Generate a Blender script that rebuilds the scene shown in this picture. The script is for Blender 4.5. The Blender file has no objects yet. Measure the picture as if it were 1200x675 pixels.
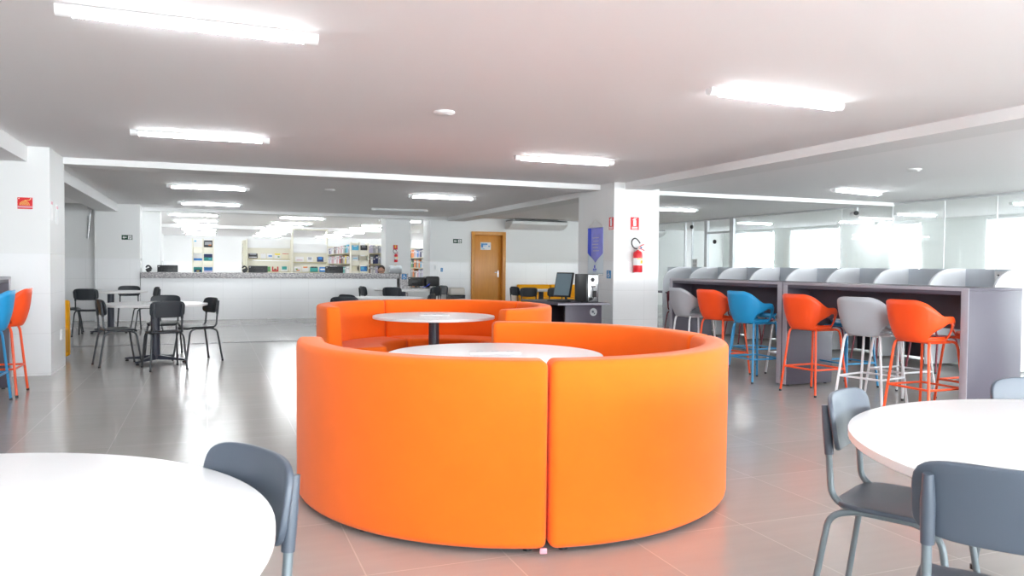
import bpy, bmesh, math, random
from mathutils import Vector, Matrix
random.seed(7)
S = bpy.context.scene
COL = S.collection
PI = math.pi
R = math.radians
CEIL = 2.507

# ------------------------------------------------------------------ materials
def srgb(r, g, b):
    f = lambda c: (c/255/12.92) if c/255 <= 0.04045 else ((c/255+0.055)/1.055)**2.4
    return (f(r), f(g), f(b), 1)

def new_mat(name):
    m = bpy.data.materials.new(name); m.use_nodes = True
    nt = m.node_tree
    return m, nt, nt.nodes, nt.links, nt.nodes['Principled BSDF']

def pbr(name, col, rough=0.5, metal=0.0, spec=0.5, var=0.0, scale=40, bump=0.0, bscale=400, sheen=0.0):
    m, nt, N, L, P = new_mat(name)
    P.inputs['Base Color'].default_value = col
    P.inputs['Roughness'].default_value = rough
    P.inputs['Metallic'].default_value = metal
    P.inputs['Specular IOR Level'].default_value = spec
    if sheen:
        P.inputs['Sheen Weight'].default_value = sheen
        P.inputs['Sheen Roughness'].default_value = 0.5
    tc = N.new('ShaderNodeTexCoord')
    if var:
        n = N.new('ShaderNodeTexNoise'); n.inputs['Scale'].default_value = scale; n.inputs['Detail'].default_value = 4
        L.new(tc.outputs['Object'], n.inputs['Vector'])
        mx = N.new('ShaderNodeMix'); mx.data_type = 'RGBA'
        mx.inputs['A'].default_value = tuple(c*(1-var) for c in col[:3])+(1,)
        mx.inputs['B'].default_value = tuple(min(1, c*(1+var)) for c in col[:3])+(1,)
        L.new(n.outputs['Fac'], mx.inputs['Factor']); L.new(mx.outputs['Result'], P.inputs['Base Color'])
    if bump:
        n = N.new('ShaderNodeTexNoise'); n.inputs['Scale'].default_value = bscale; n.inputs['Detail'].default_value = 2
        L.new(tc.outputs['Object'], n.inputs['Vector'])
        b = N.new('ShaderNodeBump'); b.inputs['Strength'].default_value = bump; b.inputs['Distance'].default_value = 0.002
        L.new(n.outputs['Fac'], b.inputs['Height']); L.new(b.outputs['Normal'], P.inputs['Normal'])
    return m

def math_node(N, L, op, a, b=None, c=None):
    n = N.new('ShaderNodeMath'); n.operation = op
    for i, v in enumerate((a, b, c)):
        if v is None: continue
        if isinstance(v, (int, float)): n.inputs[i].default_value = v
        else: L.new(v, n.inputs[i])
    return n.outputs[0]

def groove(N, L, coord, phase, pitch, width):
    """1 inside a joint line of the given width that repeats every pitch"""
    t = math_node(N, L, 'DIVIDE', math_node(N, L, 'SUBTRACT', coord, phase), pitch)
    fr = math_node(N, L, 'ABSOLUTE', math_node(N, L, 'SUBTRACT', t, math_node(N, L, 'ROUND', t)))
    return math_node(N, L, 'LESS_THAN', fr, width/pitch/2)

def floor_material():
    m, nt, N, L, P = new_mat('porcelain floor tile')
    geo = N.new('ShaderNodeNewGeometry'); sp = N.new('ShaderNodeSeparateXYZ')
    L.new(geo.outputs['Position'], sp.inputs[0])
    X, Y = sp.outputs[0], sp.outputs[1]
    g = math_node(N, L, 'MAXIMUM', groove(N, L, X, -1.25, .61, .006), groove(N, L, Y, 3.09, .69, .006))
    # per-tile value
    cx = math_node(N, L, 'FLOOR', math_node(N, L, 'DIVIDE', math_node(N, L, 'ADD', X, 1.25), .61))
    cy = math_node(N, L, 'FLOOR', math_node(N, L, 'DIVIDE', math_node(N, L, 'SUBTRACT', Y, 3.09), .69))
    cb = N.new('ShaderNodeCombineXYZ'); L.new(cx, cb.inputs[0]); L.new(cy, cb.inputs[1])
    wn = N.new('ShaderNodeTexWhiteNoise'); L.new(cb.outputs[0], wn.inputs['Vector'])
    mp = N.new('ShaderNodeMapping'); mp.inputs['Scale'].default_value = (1.2, 9, 1)
    L.new(geo.outputs['Position'], mp.inputs['Vector'])
    n = N.new('ShaderNodeTexNoise'); n.inputs['Scale'].default_value = 1.5; n.inputs['Detail'].default_value = 7
    L.new(mp.outputs[0], n.inputs['Vector'])
    f = math_node(N, L, 'ADD', math_node(N, L, 'MULTIPLY', wn.outputs['Value'], .35), math_node(N, L, 'MULTIPLY', n.outputs['Fac'], .65))
    mx = N.new('ShaderNodeMix'); mx.data_type = 'RGBA'
    mx.inputs['A'].default_value = (.345, .328, .312, 1); mx.inputs['B'].default_value = (.425, .405, .386, 1)
    L.new(f, mx.inputs['Factor'])
    m2 = N.new('ShaderNodeMix'); m2.data_type = 'RGBA'; m2.inputs['B'].default_value = (.50, .48, .45, 1)
    L.new(math_node(N, L, 'MULTIPLY', g, .75), m2.inputs['Factor']); L.new(mx.outputs['Result'], m2.inputs['A'])
    L.new(m2.outputs['Result'], P.inputs['Base Color'])
    P.inputs['Roughness'].default_value = .19
    P.inputs['Specular IOR Level'].default_value = .6
    return m

def wall_material(name, lower=(.85, .855, .865, 1), upper=(.78, .785, .78, 1)):
    """white glazed tile up to 1.345 m, matt paint above it"""
    m, nt, N, L, P = new_mat(name)
    geo = N.new('ShaderNodeNewGeometry'); sp = N.new('ShaderNodeSeparateXYZ')
    L.new(geo.outputs['Position'], sp.inputs[0])
    low = math_node(N, L, 'LESS_THAN', sp.outputs[2], 1.345)
    run = math_node(N, L, 'ADD', sp.outputs[0], sp.outputs[1])
    g = math_node(N, L, 'MAXIMUM', groove(N, L, run, .18, .62, .005), groove(N, L, sp.outputs[2], 1.345, .44, .005))
    m1 = N.new('ShaderNodeMix'); m1.data_type = 'RGBA'
    m1.inputs['A'].default_value = lower; m1.inputs['B'].default_value = tuple(c*.86 for c in lower[:3])+(1,)
    L.new(g, m1.inputs['Factor'])
    m2 = N.new('ShaderNodeMix'); m2.data_type = 'RGBA'; m2.inputs['A'].default_value = upper
    L.new(low, m2.inputs['Factor']); L.new(m1.outputs['Result'], m2.inputs['B'])
    L.new(m2.outputs['Result'], P.inputs['Base Color'])
    L.new(math_node(N, L, 'SUBTRACT', .6, math_node(N, L, 'MULTIPLY', low, .35)), P.inputs['Roughness'])
    return m

def granite_material():
    m, nt, N, L, P = new_mat('grey granite')
    tc = N.new('ShaderNodeTexCoord')
    mp = N.new('ShaderNodeMapping'); mp.inputs['Rotation'].default_value = (0, .6, 0); mp.inputs['Scale'].default_value = (11, 11, 24)
    L.new(tc.outputs['Object'], mp.inputs['Vector'])
    n = N.new('ShaderNodeTexNoise'); n.inputs['Scale'].default_value = 2.2; n.inputs['Detail'].default_value = 8; n.inputs['Roughness'].default_value = .72
    L.new(mp.outputs[0], n.inputs['Vector'])
    r = N.new('ShaderNodeValToRGB'); e = r.color_ramp.elements
    e[0].position = .36; e[0].color = (.10, .095, .11, 1); e[1].position = .58; e[1].color = (.74, .71, .70, 1)
    x = e.new(.5); x.color = (.42, .40, .41, 1)
    L.new(n.outputs['Fac'], r.inputs['Fac']); L.new(r.outputs['Color'], P.inputs['Base Color'])
    P.inputs['Roughness'].default_value = .3
    return m

def wood_material():
    m, nt, N, L, P = new_mat('honey wood veneer')
    tc = N.new('ShaderNodeTexCoord'); mp = N.new('ShaderNodeMapping'); mp.inputs['Scale'].default_value = (14, 14, 1.2)
    L.new(tc.outputs['Object'], mp.inputs['Vector'])
    n = N.new('ShaderNodeTexNoise'); n.inputs['Scale'].default_value = 2; n.inputs['Detail'].default_value = 6; n.inputs['Distortion'].default_value = .6
    L.new(mp.outputs[0], n.inputs['Vector'])
    mx = N.new('ShaderNodeMix'); mx.data_type = 'RGBA'
    mx.inputs['A'].default_value = (.56, .22, .028, 1); mx.inputs['B'].default_value = (.74, .33, .055, 1)
    L.new(n.outputs['Fac'], mx.inputs['Factor']); L.new(mx.outputs['Result'], P.inputs['Base Color'])
    P.inputs['Roughness'].default_value = .35
    return m

def glass_material():
    m, nt, N, L, P = new_mat('clear sheet glass')
    N.remove(P)
    out = N['Material Output']
    t = N.new('ShaderNodeBsdfTransparent'); t.inputs['Color'].default_value = (.95, .97, .965, 1)
    gl = N.new('ShaderNodeBsdfGlossy'); gl.inputs['Roughness'].default_value = .02
    fr = N.new('ShaderNodeFresnel'); fr.inputs['IOR'].default_value = 1.5
    mx = N.new('ShaderNodeMixShader')
    geo = N.new('ShaderNodeNewGeometry')
    L.new(math_node(N, L, 'MULTIPLY', fr.outputs[0], math_node(N, L, 'SUBTRACT', 1.0, geo.outputs['Backfacing'])), mx.inputs[0]); L.new(t.outputs[0], mx.inputs[1]); L.new(gl.outputs[0], mx.inputs[2])
    L.new(mx.outputs[0], out.inputs['Surface'])
    return m

def emit_material(name, col, st):
    m, nt, N, L, P = new_mat(name)
    P.inputs['Base Color'].default_value = (.85, .85, .85, 1)
    P.inputs['Emission Color'].default_value = col
    P.inputs['Emission Strength'].default_value = st
    return m

def blind_material():
    m, nt, N, L, P = new_mat('white roller blind cloth')
    N.remove(P); out = N['Material Output']
    d = N.new('ShaderNodeBsdfDiffuse'); d.inputs['Color'].default_value = (.80, .80, .80, 1)
    t = N.new('ShaderNodeBsdfTranslucent'); t.inputs['Color'].default_value = (.75, .76, .77, 1)
    mx = N.new('ShaderNodeMixShader'); mx.inputs[0].default_value = .30
    L.new(d.outputs[0], mx.inputs[1]); L.new(t.outputs[0], mx.inputs[2]); L.new(mx.outputs[0], out.inputs['Surface'])
    return m

M = {}
M['blind'] = blind_material()
M['floor'] = floor_material()
M['wall'] = wall_material('tiled and painted wall')
M['ceiling'] = pbr('matt ceiling paint', (.89, .88, .885, 1), .8)
M['beam'] = pbr('beam paint', (.80, .80, .80, 1), .7)
M['plaster'] = pbr('white plaster', (.78, .785, .78, 1), .7)
M['granite'] = granite_material()
M['wood'] = wood_material()
M['glass'] = glass_material()
M['alu'] = pbr('satin aluminium', (.62, .64, .65, 1), .35, .6)
M['lamp'] = emit_material('lit led diffuser', (.93, .97, 1, 1), 13.0)
M['lamp_off'] = pbr('unlit led diffuser', (.6, .62, .64, 1), .4)
M['white_plastic'] = pbr('white plastic', (.78, .78, .78, 1), .35)
M['orange_fabric'] = pbr('orange woven upholstery', (.93, .150, .006, 1), .85, spec=.25, var=.05, scale=9, bump=.35, bscale=700, sheen=.15)
M['yellow_fabric'] = pbr('yellow upholstery', (.86, .40, .01, 1), .8, spec=.25, var=.04, scale=9, bump=.3, bscale=700)
M['black_plastic'] = pbr('black plastic', (.015, .016, .018, 1), .4)
M['table_white'] = pbr('white laminate', (.86, .86, .87, 1), .34)
M['table_edge'] = pbr('white edge band', (.72, .70, .70, 1), .4)
M['column'] = pbr('dark blue grey powder coat', (.045, .052, .075, 1), .4)
M['slate'] = pbr('lit slate chair plastic', (.062, .078, .105, 1), .42, spec=.6, bump=.12, bscale=900)  # lighter copy: stronger light on the near chairs put into the colour
M['tube'] = pbr('grey steel tube', (.155, .185, .205, 1), .35, .25)  # lighter copy for the near chairs, light put into the colour
M['dark_slate'] = pbr('shaded slate chair plastic', (.020, .025, .032, 1), .42, bump=.1, bscale=900)  # darker copy: dimmer light on the far chairs put into the colour
M['shaded_tube'] = pbr('shaded grey steel tube', (.06, .067, .075, 1), .4, .3)  # darker copy for the far chairs, dimmer light put into the colour
M['bar'] = pbr('aubergine grey laminate', (.076, .067, .092, 1), .45, var=.05, scale=90)
M['bar_edge'] = pbr('pale grey edge band', (.36, .35, .40, 1), .4)
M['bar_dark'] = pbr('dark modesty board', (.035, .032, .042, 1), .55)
M['orange_pp'] = pbr('orange polypropylene', (.86, .075, .008, 1), .42)
M['blue_pp'] = pbr('blue polypropylene', (.01, .29, .60, 1), .42)
M['grey_pp'] = pbr('light grey polypropylene', (.37, .395, .43, 1), .42)
M['orange_steel'] = pbr('orange painted steel', (.84, .085, .014, 1), .35)
M['blue_steel'] = pbr('blue painted steel', (.025, .25, .50, 1), .35)
M['white_steel'] = pbr('white painted steel', (.70, .70, .73, 1), .35)
M['maroon'] = pbr('maroon plastic', (.14, .008, .022, 1), .45)
M['carrel'] = pbr('pale grey carrel panel', (.78, .80, .83, 1), .5)
M['carrel_shaded'] = pbr('shaded carrel panel', (.60, .65, .70, 1), .5)  # shade on the carrel back panels put into the colour
M['red'] = pbr('red paint', (.74, .012, .025, 1), .3)
M['sign_red'] = pbr('sign red', (.72, .012, .02, 1), .5)
M['sign_white'] = pbr('sign white', (.82, .82, .82, 1), .5)
M['sign_yellow'] = pbr('sign yellow', (.85, .55, .03, 1), .5)
M['sign_gold'] = pbr('sign pale gold', (.86, .52, .12, 1), .5)
M['sign_green'] = pbr('sign dark green', (.005, .05, .025, 1), .5)
M['sign_blue'] = pbr('sign blue', (.03, .22, .50, 1), .5)
M['pink'] = pbr('pink sticker', (.75, .35, .42, 1), .5)
M['rubber'] = pbr('black rubber', (.02, .02, .022, 1), .6)
M['steel'] = pbr('bright steel', (.62, .63, .64, 1), .28, .9)
M['banner_blue'] = pbr('royal blue cloth', (.02, .06, .68, 1), .6)
M['banner_lilac'] = pbr('lilac blue cloth', (.24, .25, .74, 1), .6, var=.35, scale=6)
M['banner_pale'] = pbr('pale blue cloth', (.68, .76, .82, 1), .6)
M['cream'] = pbr('cream painted steel', (.72, .69, .58, 1), .5)
M['cream_edge'] = pbr('khaki cream steel', (.52, .46, .28, 1), .5)
M['screen'] = pbr('grey blue display', (.17, .24, .28, 1), .12)
M['skin'] = pbr('skin', (.60, .33, .23, 1), .5)
M['hair'] = pbr('dark brown hair', (.035, .016, .009, 1), .55)
M['shirt'] = pbr('dark shirt', (.05, .05, .06, 1), .8)
M['drain'] = pbr('dark drain slot', (.09, .09, .10, 1), .5)
M['bag'] = pbr('black bin liner', (.03, .03, .035, 1), .3)
M['cream_plastic'] = pbr('off white plastic', (.72, .68, .62, 1), .4)
M['paper'] = pbr('printed paper', (.78, .78, .76, 1), .6)
M['outer'] = pbr('outer wall paint', (.84, .86, .845, 1), .7)
M['laptop'] = pbr('silver grey casing', (.45, .47, .49, 1), .35, .4)

# ------------------------------------------------------------------ mesh helpers
def bm_new(): return bmesh.new()

def add_box(bm, c, s, bevel=0.0, seg=2, rot=None):
    g = bmesh.ops.create_cube(bm, size=1)
    vs = g['verts']
    bmesh.ops.scale(bm, vec=s, verts=vs)
    if bevel:
        es = list({e for v in vs for e in v.link_edges})
        r = bmesh.ops.bevel(bm, geom=es, offset=bevel, segments=seg, profile=.5, affect='EDGES')
        vs = list({v for f in r['faces'] for v in f.verts} | {v for v in vs if v.is_valid})
    if rot is not None: bmesh.ops.rotate(bm, cent=(0, 0, 0), matrix=rot, verts=vs)
    bmesh.ops.translate(bm, vec=c, verts=vs)
    return vs

def add_tube(bm, pts, r, seg=10, cap=True, radii=None):
    pts = [Vector(p) for p in pts]
    rings = []; up = None
    for i, p in enumerate(pts):
        t = (pts[min(i+1, len(pts)-1)] - pts[max(i-1, 0)]).normalized()
        if up is None:
            a = Vector((0, 0, 1)) if abs(t.z) < .9 else Vector((0, 1, 0))
            n = t.cross(a).normalized()
        else:
            n = (up - t*up.dot(t))
            n = n.normalized() if n.length > 1e-6 else t.orthogonal().normalized()
        up = n; b = t.cross(n)
        rr = radii[i] if radii else r
        rings.append([bm.verts.new(p + (n*math.cos(2*PI*k/seg) + b*math.sin(2*PI*k/seg))*rr) for k in range(seg)])
    for a, b in zip(rings, rings[1:]):
        for k in range(seg):
            bm.faces.new((a[k], a[(k+1) % seg], b[(k+1) % seg], b[k]))
    if cap:
        bm.faces.new(rings[0][::-1]); bm.faces.new(rings[-1])

def bend(pts, rad=.04, n=5):
    """round the corners of a polyline"""
    P = [Vector(p) for p in pts]; out = [P[0]]
    for i in range(1, len(P)-1):
        a, b, c = P[i-1], P[i], P[i+1]
        d1 = (a-b); d2 = (c-b); r = min(rad, d1.length*.49, d2.length*.49)
        s = b + d1.normalized()*r; e = b + d2.normalized()*r
        for k in range(n+1):
            t = k/n; out.append(s*(1-t)**2 + b*2*t*(1-t) + e*t*t)
    out.append(P[-1]); return out

def add_lathe(bm, prof, c=(0, 0, 0), seg=32, axis='Z'):
    rings = []
    def pt(r, z, a):
        x, y = r*math.cos(a), r*math.sin(a)
        v = {'Z': (x, y, z), 'X': (z, x, y), 'Y': (x, z, y)}[axis]
        return Vector(v)+Vector(c)
    for r, z in prof:
        if r < 1e-6: rings.append([bm.verts.new(pt(0, z, 0))])
        else: rings.append([bm.verts.new(pt(r, z, 2*PI*k/seg)) for k in range(seg)])
    for a, b in zip(rings, rings[1:]):
        for k in range(seg):
            k2 = (k+1) % seg
            if len(a) == 1 and len(b) == 1: continue
            if len(a) == 1: bm.faces.new((a[0], b[k2], b[k]))
            elif len(b) == 1: bm.faces.new((a[k], a[k2], b[0]))
            else: bm.faces.new((a[k], a[k2], b[k2], b[k]))

def add_prism(bm, poly, z0, z1):
    """polygon in local XY, extruded in Z"""
    a = [bm.verts.new((x, y, z0)) for x, y in poly]; b = [bm.verts.new((x, y, z1)) for x, y in poly]
    n = len(poly)
    bm.faces.new(a[::-1]); bm.faces.new(b)
    for k in range(n): bm.faces.new((a[k], a[(k+1) % n], b[(k+1) % n], b[k]))

def obj(name, bm, mat, parent=None, smooth=True, angle=38):
    bmesh.ops.recalc_face_normals(bm, faces=bm.faces[:])
    if smooth:
        lim = R(angle)
        for f in bm.faces: f.smooth = True
        for e in bm.edges:
            if len(e.link_faces) == 2 and e.calc_face_angle(0) > lim: e.smooth = False
    me = bpy.data.meshes.new(name); bm.to_mesh(me); bm.free()
    for mm in (mat if isinstance(mat, (list, tuple)) else [mat]): me.materials.append(mm)
    o = bpy.data.objects.new(name, me); COL.objects.link(o)
    if parent is not None: o.parent = parent
    return o

def tag(o, label, cat, group=None):
    o['label'] = label; o['category'] = cat
    if group: o['group'] = group
    return o

def thing(name, label, cat, loc=(0, 0, 0), rz=0, group=None, rx=0):
    o = bpy.data.objects.new(name, None); COL.objects.link(o); o.empty_display_size = .1
    o.location = loc; o.rotation_euler = (rx, 0, rz)
    return tag(o, label, cat, group)

def struct(name, bm, mat, parent=None, smooth=False):
    o = obj(name, bm, mat, parent, smooth)
    if parent is None: o['kind'] = 'structure'
    return o

def struct_empty(name, loc=(0, 0, 0), rz=0):
    o = bpy.data.objects.new(name, None); COL.objects.link(o); o.location = loc; o.rotation_euler = (0, 0, rz)
    o['kind'] = 'structure'; return o

KIDS = {}
def kids(o):
    if o.name not in KIDS: KIDS[o.name] = [c for c in bpy.data.objects if c.parent == o]
    return KIDS[o.name]

def dup(root, loc, rz, label, group=None, mats=None):
    r = root.copy(); COL.objects.link(r); r.location = loc; r.rotation_euler = (root.rotation_euler[0], 0, rz); r['label'] = label
    if group: r['group'] = group
    for ch in kids(root):
        c = ch.copy(); COL.objects.link(c); c.parent = r
        for g in kids(ch):
            d = g.copy(); COL.objects.link(d); d.parent = c
    return r

def box_struct(name, x0, x1, y0, y1, z0, z1, mat):
    bm = bm_new(); add_box(bm, ((x0+x1)/2, (y0+y1)/2, (z0+z1)/2), (x1-x0, y1-y0, z1-z0))
    return struct(name, bm, mat)

def part_box(name, parent, c, s, mat, bevel=0.0, rot=None, seg=2):
    bm = bm_new(); add_box(bm, c, s, bevel, seg, rot); return obj(name, bm, mat, parent)

# ------------------------------------------------------------------ the room
XL, XG, XR, YB, YF = -4.6, 12.0, 16.5, -4.6, 37.5
bm = bm_new(); add_box(bm, ((XL+XR)/2, (YB+YF)/2, -.1), (XR-XL+.4, YF-YB+.4, .2)); struct('floor', bm, M['floor'])
bm = bm_new(); add_box(bm, ((XL+XR)/2, (YB+YF)/2, CEIL+.1), (XR-XL+.4, YF-YB+.4, .2)); struct('ceiling', bm, M['ceiling'])
WIN_FILL_L = [(20.6, 21.9)]  # unseen window added to bring daylight into the library
box_struct('wall_far', XL, XR, YF, YF+.2, 0, CEIL, M['wall'])

def wall_with_openings(name, a0, a1, z_open0, z_open1, openings, fixed, thick, axis, mat):
    """a wall along X or Y with rectangular window openings cut through it"""
    bm = bm_new()
    def seg(u0, u1, z0, z1):
        if u1-u0 < 1e-3: return
        c = ((u0+u1)/2, fixed, (z0+z1)/2) if axis == 'X' else (fixed, (u0+u1)/2, (z0+z1)/2)
        s = (u1-u0, thick, z1-z0) if axis == 'X' else (thick, u1-u0, z1-z0)
        add_box(bm, c, s)
    seg(a0, a1, 0, z_open0); seg(a0, a1, z_open1, CEIL)
    u = a0
    for o0, o1 in sorted(openings):
        seg(u, o0, z_open0, z_open1); u = o1
    seg(u, a1, z_open0, z_open1)
    return struct(name, bm, mat)

# outer wall on the right, behind the glass room, with its bright windows
WIN_R = [(-3.6, -1.2), (-.4, 2.4), (3.2, 5.6), (6.4, 9.4), (10.6, 12.62), (14.37, 15.3), (17.05, 19.05), (19.8, 21.75), (22.9, 25.6), (26.6, 29.4), (30.2, 33.0), (33.8, 36.6)]  # last three windows added to let sky light into the library
wall_with_openings('wall_right', YB, YF, .85, 2.43, WIN_R, XR+.1, .2, 'Y', M['outer'])
wall_with_openings('wall_left', YB, YF, .85, 2.43, WIN_FILL_L, XL-.1, .2, 'Y', M['wall'])
WIN_B = [(-1.2, 1.6), (2.4, 5.2), (6.0, 8.8), (9.6, 12.4), (13.0, 15.8)]
wall_with_openings('wall_back', XL, XR, .75, 2.43, WIN_B, YB-.1, .2, 'X', M['plaster'])

def window_frame(n, o0, o1, z0, z1, axis, fixed):
    e = struct_empty('window_%d' % n)
    bm = bm_new(); w = .05
    def bx(u0, u1, a, b):
        c = ((u0+u1)/2, fixed, (a+b)/2) if axis == 'X' else (fixed, (u0+u1)/2, (a+b)/2)
        s = (u1-u0, .06, b-a) if axis == 'X' else (.06, u1-u0, b-a)
        add_box(bm, c, s)
    bx(o0, o0+w, z0, z1); bx(o1-w, o1, z0, z1); bx(o0+w, o1-w, z0, z0+w); bx(o0+w, o1-w, z1-w, z1)
    mid = (o0+o1)/2
    if o1-o0 > 1.4: bx(mid-.02, mid+.02, z0+w, z1-w)
    obj('window_frame', bm, M['alu'], e, smooth=False)
    bm = bm_new()
    c = (mid, fixed, (z0+z1)/2) if axis == 'X' else (fixed, mid, (z0+z1)/2)
    s = (o1-o0-.1, .004, z1-z0-.1) if axis == 'X' else (.004, o1-o0-.1, z1-z0-.1)
    add_box(bm, c, s); obj('pane', bm, M['glass'], e, smooth=False)
n = 1
for o0, o1 in WIN_R: window_frame(n, o0, o1, .85, 2.43, 'Y', XR+.06); n += 1
for o0, o1 in WIN_B: window_frame(n, o0, o1, .75, 2.43, 'X', YB-.06); n += 1
for o0, o1 in WIN_FILL_L: window_frame(n, o0, o1, .85, 2.43, 'Y', XL-.06); n += 1
# roller blinds drawn in the windows behind the glass wall
for k, (o0, o1) in enumerate(WIN_R[3:8]):
    b = thing('roller_blind', ('white roller blind glowing with daylight behind the glass wall, %s' % ['first from the right edge', 'second from the right', 'third from the right', 'fourth from the right', 'last on the left'][k]), 'blind', (XR-.03, (o0+o1)/2, 0), 0, 'roller blinds in the outer windows')
    bm = bm_new(); add_box(bm, (0, 0, 1.66), (.003, o1-o0-.06, 1.52)); obj('cloth', bm, M['blind'], b, smooth=False)
    bm = bm_new(); add_tube(bm, [(0, -(o1-o0)/2+.02, 2.445), (0, (o1-o0)/2-.02, 2.445)], .024, 12); obj('roller', bm, M['white_plastic'], b)
    bm = bm_new(); add_tube(bm, [(0, -(o1-o0)/2+.03, .895), (0, (o1-o0)/2-.03, .895)], .012, 8); obj('bottom_bar', bm, M['white_plastic'], b)
def portal(loc, rot, w, h):
    ld = bpy.data.lights.new('daylight_portal', 'AREA'); ld.shape = 'RECTANGLE'; ld.size = w; ld.size_y = h
    ld.cycles.is_portal = True
    o = bpy.data.objects.new('daylight_portal', ld); COL.objects.link(o); o.location = loc; o.rotation_euler = rot
for o0, o1 in WIN_R: portal((XR+.12, (o0+o1)/2, 1.64), (0, PI/2, 0), 1.58, o1-o0)
for o0, o1 in WIN_FILL_L: portal((XL-.12, (o0+o1)/2, 1.64), (0, -PI/2, 0), 1.58, o1-o0)
for o0, o1 in WIN_B: portal(((o0+o1)/2, YB-.12, 1.59), (PI/2, 0, 0), o1-o0, 1.68)

# columns
box_struct('pillar_left', -2.27, -1.65, 9.81, 10.72, 0, CEIL, M['wall'])
box_struct('pillar_right', 5.57, 6.34, 10.2, 11.39, 0, CEIL, M['wall'])
box_struct('wall_left_nib', -2.3, -1.43, 18.55, 19.1, 0, CEIL, M['wall'])
box_struct('wall_left_return', XL, -2.3, 18.8, 19.0, 0, CEIL, M['wall'])
box_struct('pillar_library_left', -1.95, -1.12, 20.2, 20.7, 0, CEIL, M['plaster'])
box_struct('pillar_library', 4.214, 4.867, 19.9, 20.5, 0, CEIL, M['plaster'])
box_struct('pillar_library_right', 5.28, 5.66, 19.5, 20.2, 0, CEIL, M['wall'])
# right far wall with the door opening
bm = bm_new()
add_box(bm, ((5.66+6.40)/2, 19.6, CEIL/2), (.74, .2, CEIL))
add_box(bm, ((7.36+XG)/2, 19.6, CEIL/2), (XG-7.36, .2, CEIL))
add_box(bm, ((6.40+7.36)/2, 19.6, (2.16+CEIL)/2), (.96, .2, CEIL-2.16))
struct('wall_door', bm, M['wall'])
box_struct('wall_closet', 6.2, 7.6, 20.3, 20.4, 0, CEIL, M['plaster'])
# beams
box_struct('beam_cross', -1.65, 5.57, 10.65, 11.1, 2.43, CEIL, M['beam'])
box_struct('beam_right', 5.75, 6.2, YB, 10.2, 2.41, CEIL, M['beam'])
box_struct('beam_right_far', 5.75, 6.2, 11.39, 19.5, 2.41, CEIL, M['beam'])
box_struct('beam_left', -2.25, -1.86, YB, 9.81, 2.34, CEIL, M['beam'])
box_struct('beam_left_far', -2.25, -1.86, 10.72, 18.55, 2.34, CEIL, M['beam'])
box_struct('beam_library', -1.95, 5.66, 19.4, 19.8, 2.44, CEIL, M['beam'])
box_struct('beam_library_deep', -1.95, 7.0, 27.2, 27.6, 2.40, CEIL, M['beam'])
box_struct('beam_cross_right', 6.34, XG, 11.05, 11.3, 2.44, CEIL, M['beam'])
box_struct('wall_library_left', -2.15, -1.95, 24.8, YF, 0, CEIL, M['wall'])  # stops short so daylight from the added left window gets in

# linear drain across the floor
dr = thing('floor_drain', 'long dark slotted drain channel running across the tiled floor', 'drain', (0, 13.07, 0))
bm = bm_new()
for k in range(26):
    add_box(bm, (-2.9+.2395*k+.11, 0, .0012), (.222, .075, .0024))
obj('grate', bm, M['drain'], dr, smooth=False)

# ------------------------------------------------------------------ glass partition on the right
gp = struct_empty('wall_glass', (XG, 0, 0))
joints = [2.2, 5.0, 7.0, 9.0, 9.98, 11.09, 12.36, 15.85]
for y0, y1 in zip(joints, joints[1:]):
    part_box('glass_pane', gp, (0, (y0+y1)/2, 1.24), (.012, y1-y0-.012, 2.46), M['glass'])
for y in joints[1:-1]:
    part_box('glass_joint', gp, (0, y, 1.24), (.016, .012, 2.46), M['white_plastic'])
part_box('glass_pane', gp, (0, 18.75, 1.24), (.012, 1.6, 2.46), M['glass'])
part_box('glass_pane', gp, (0, 17.3, 1.24), (.012, .60, 2.46), M['glass'])
part_box('head_rail', gp, (0, 11.0, 2.488), (.05, 17.6, .036), M['alu'])
part_box('base_rail', gp, (0, 9.0, .02), (.05, 13.6, .04), M['alu'])
part_box('mullion', gp, (0, 15.92, 1.235), (.07, .14, 2.47), M['alu'])
part_box('mullion', gp, (0, 16.98, 1.235), (.07, .12, 2.47), M['alu'])
part_box('mullion', gp, (0, 17.95, 1.235), (.05, .05, 2.47), M['alu'])
part_box('mullion', gp, (0, 17.62, 1.235), (.04, .03, 2.47), M['alu'])
gd = struct_empty('door_2', (XG, 16.45, 0))
part_box('transom', gd, (0, 0, 2.15), (.06, .92, .05), M['alu'])
part_box('pane', gd, (0, 0, 2.32), (.012, .92, .28), M['glass'])
leaf = part_box('door_leaf', gd, (0, 0, 1.06), (.012, .92, 2.1), M['glass'])
bm = bm_new(); add_tube(bm, [(-.05, -.36, .9), (-.05, -.36, 1.25)], .012); obj('door_handle', bm, M['steel'], gd)
box_struct('wall_glass_end', XG-.1, XG+.1, YB, 2.2, 0, CEIL, M['plaster'])

# ------------------------------------------------------------------ wooden door
d = struct_empty('door_1', (6.88, 19.5, 0))
bm = bm_new()
for sx in (-1, 1): add_box(bm, (sx*.435, .04, 1.08), (.09, .2, 2.16), .006)
add_box(bm, (0, .04, 2.115), (.78, .2, .09), .006)
obj('door_frame', bm, M['wood'], d)
part_box('door_leaf', d, (0, .10, 1.035), (.78, .04, 2.065), M['wood'], .003)
bm = bm_new(); add_box(bm, (.31, .075, 1.04), (.04, .01, .18), .003); add_tube(bm, [(.31, .07, 1.08), (.31, .03, 1.08), (.20, .03, 1.08)], .011)
obj('door_handle', bm, M['steel'], d)

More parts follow.
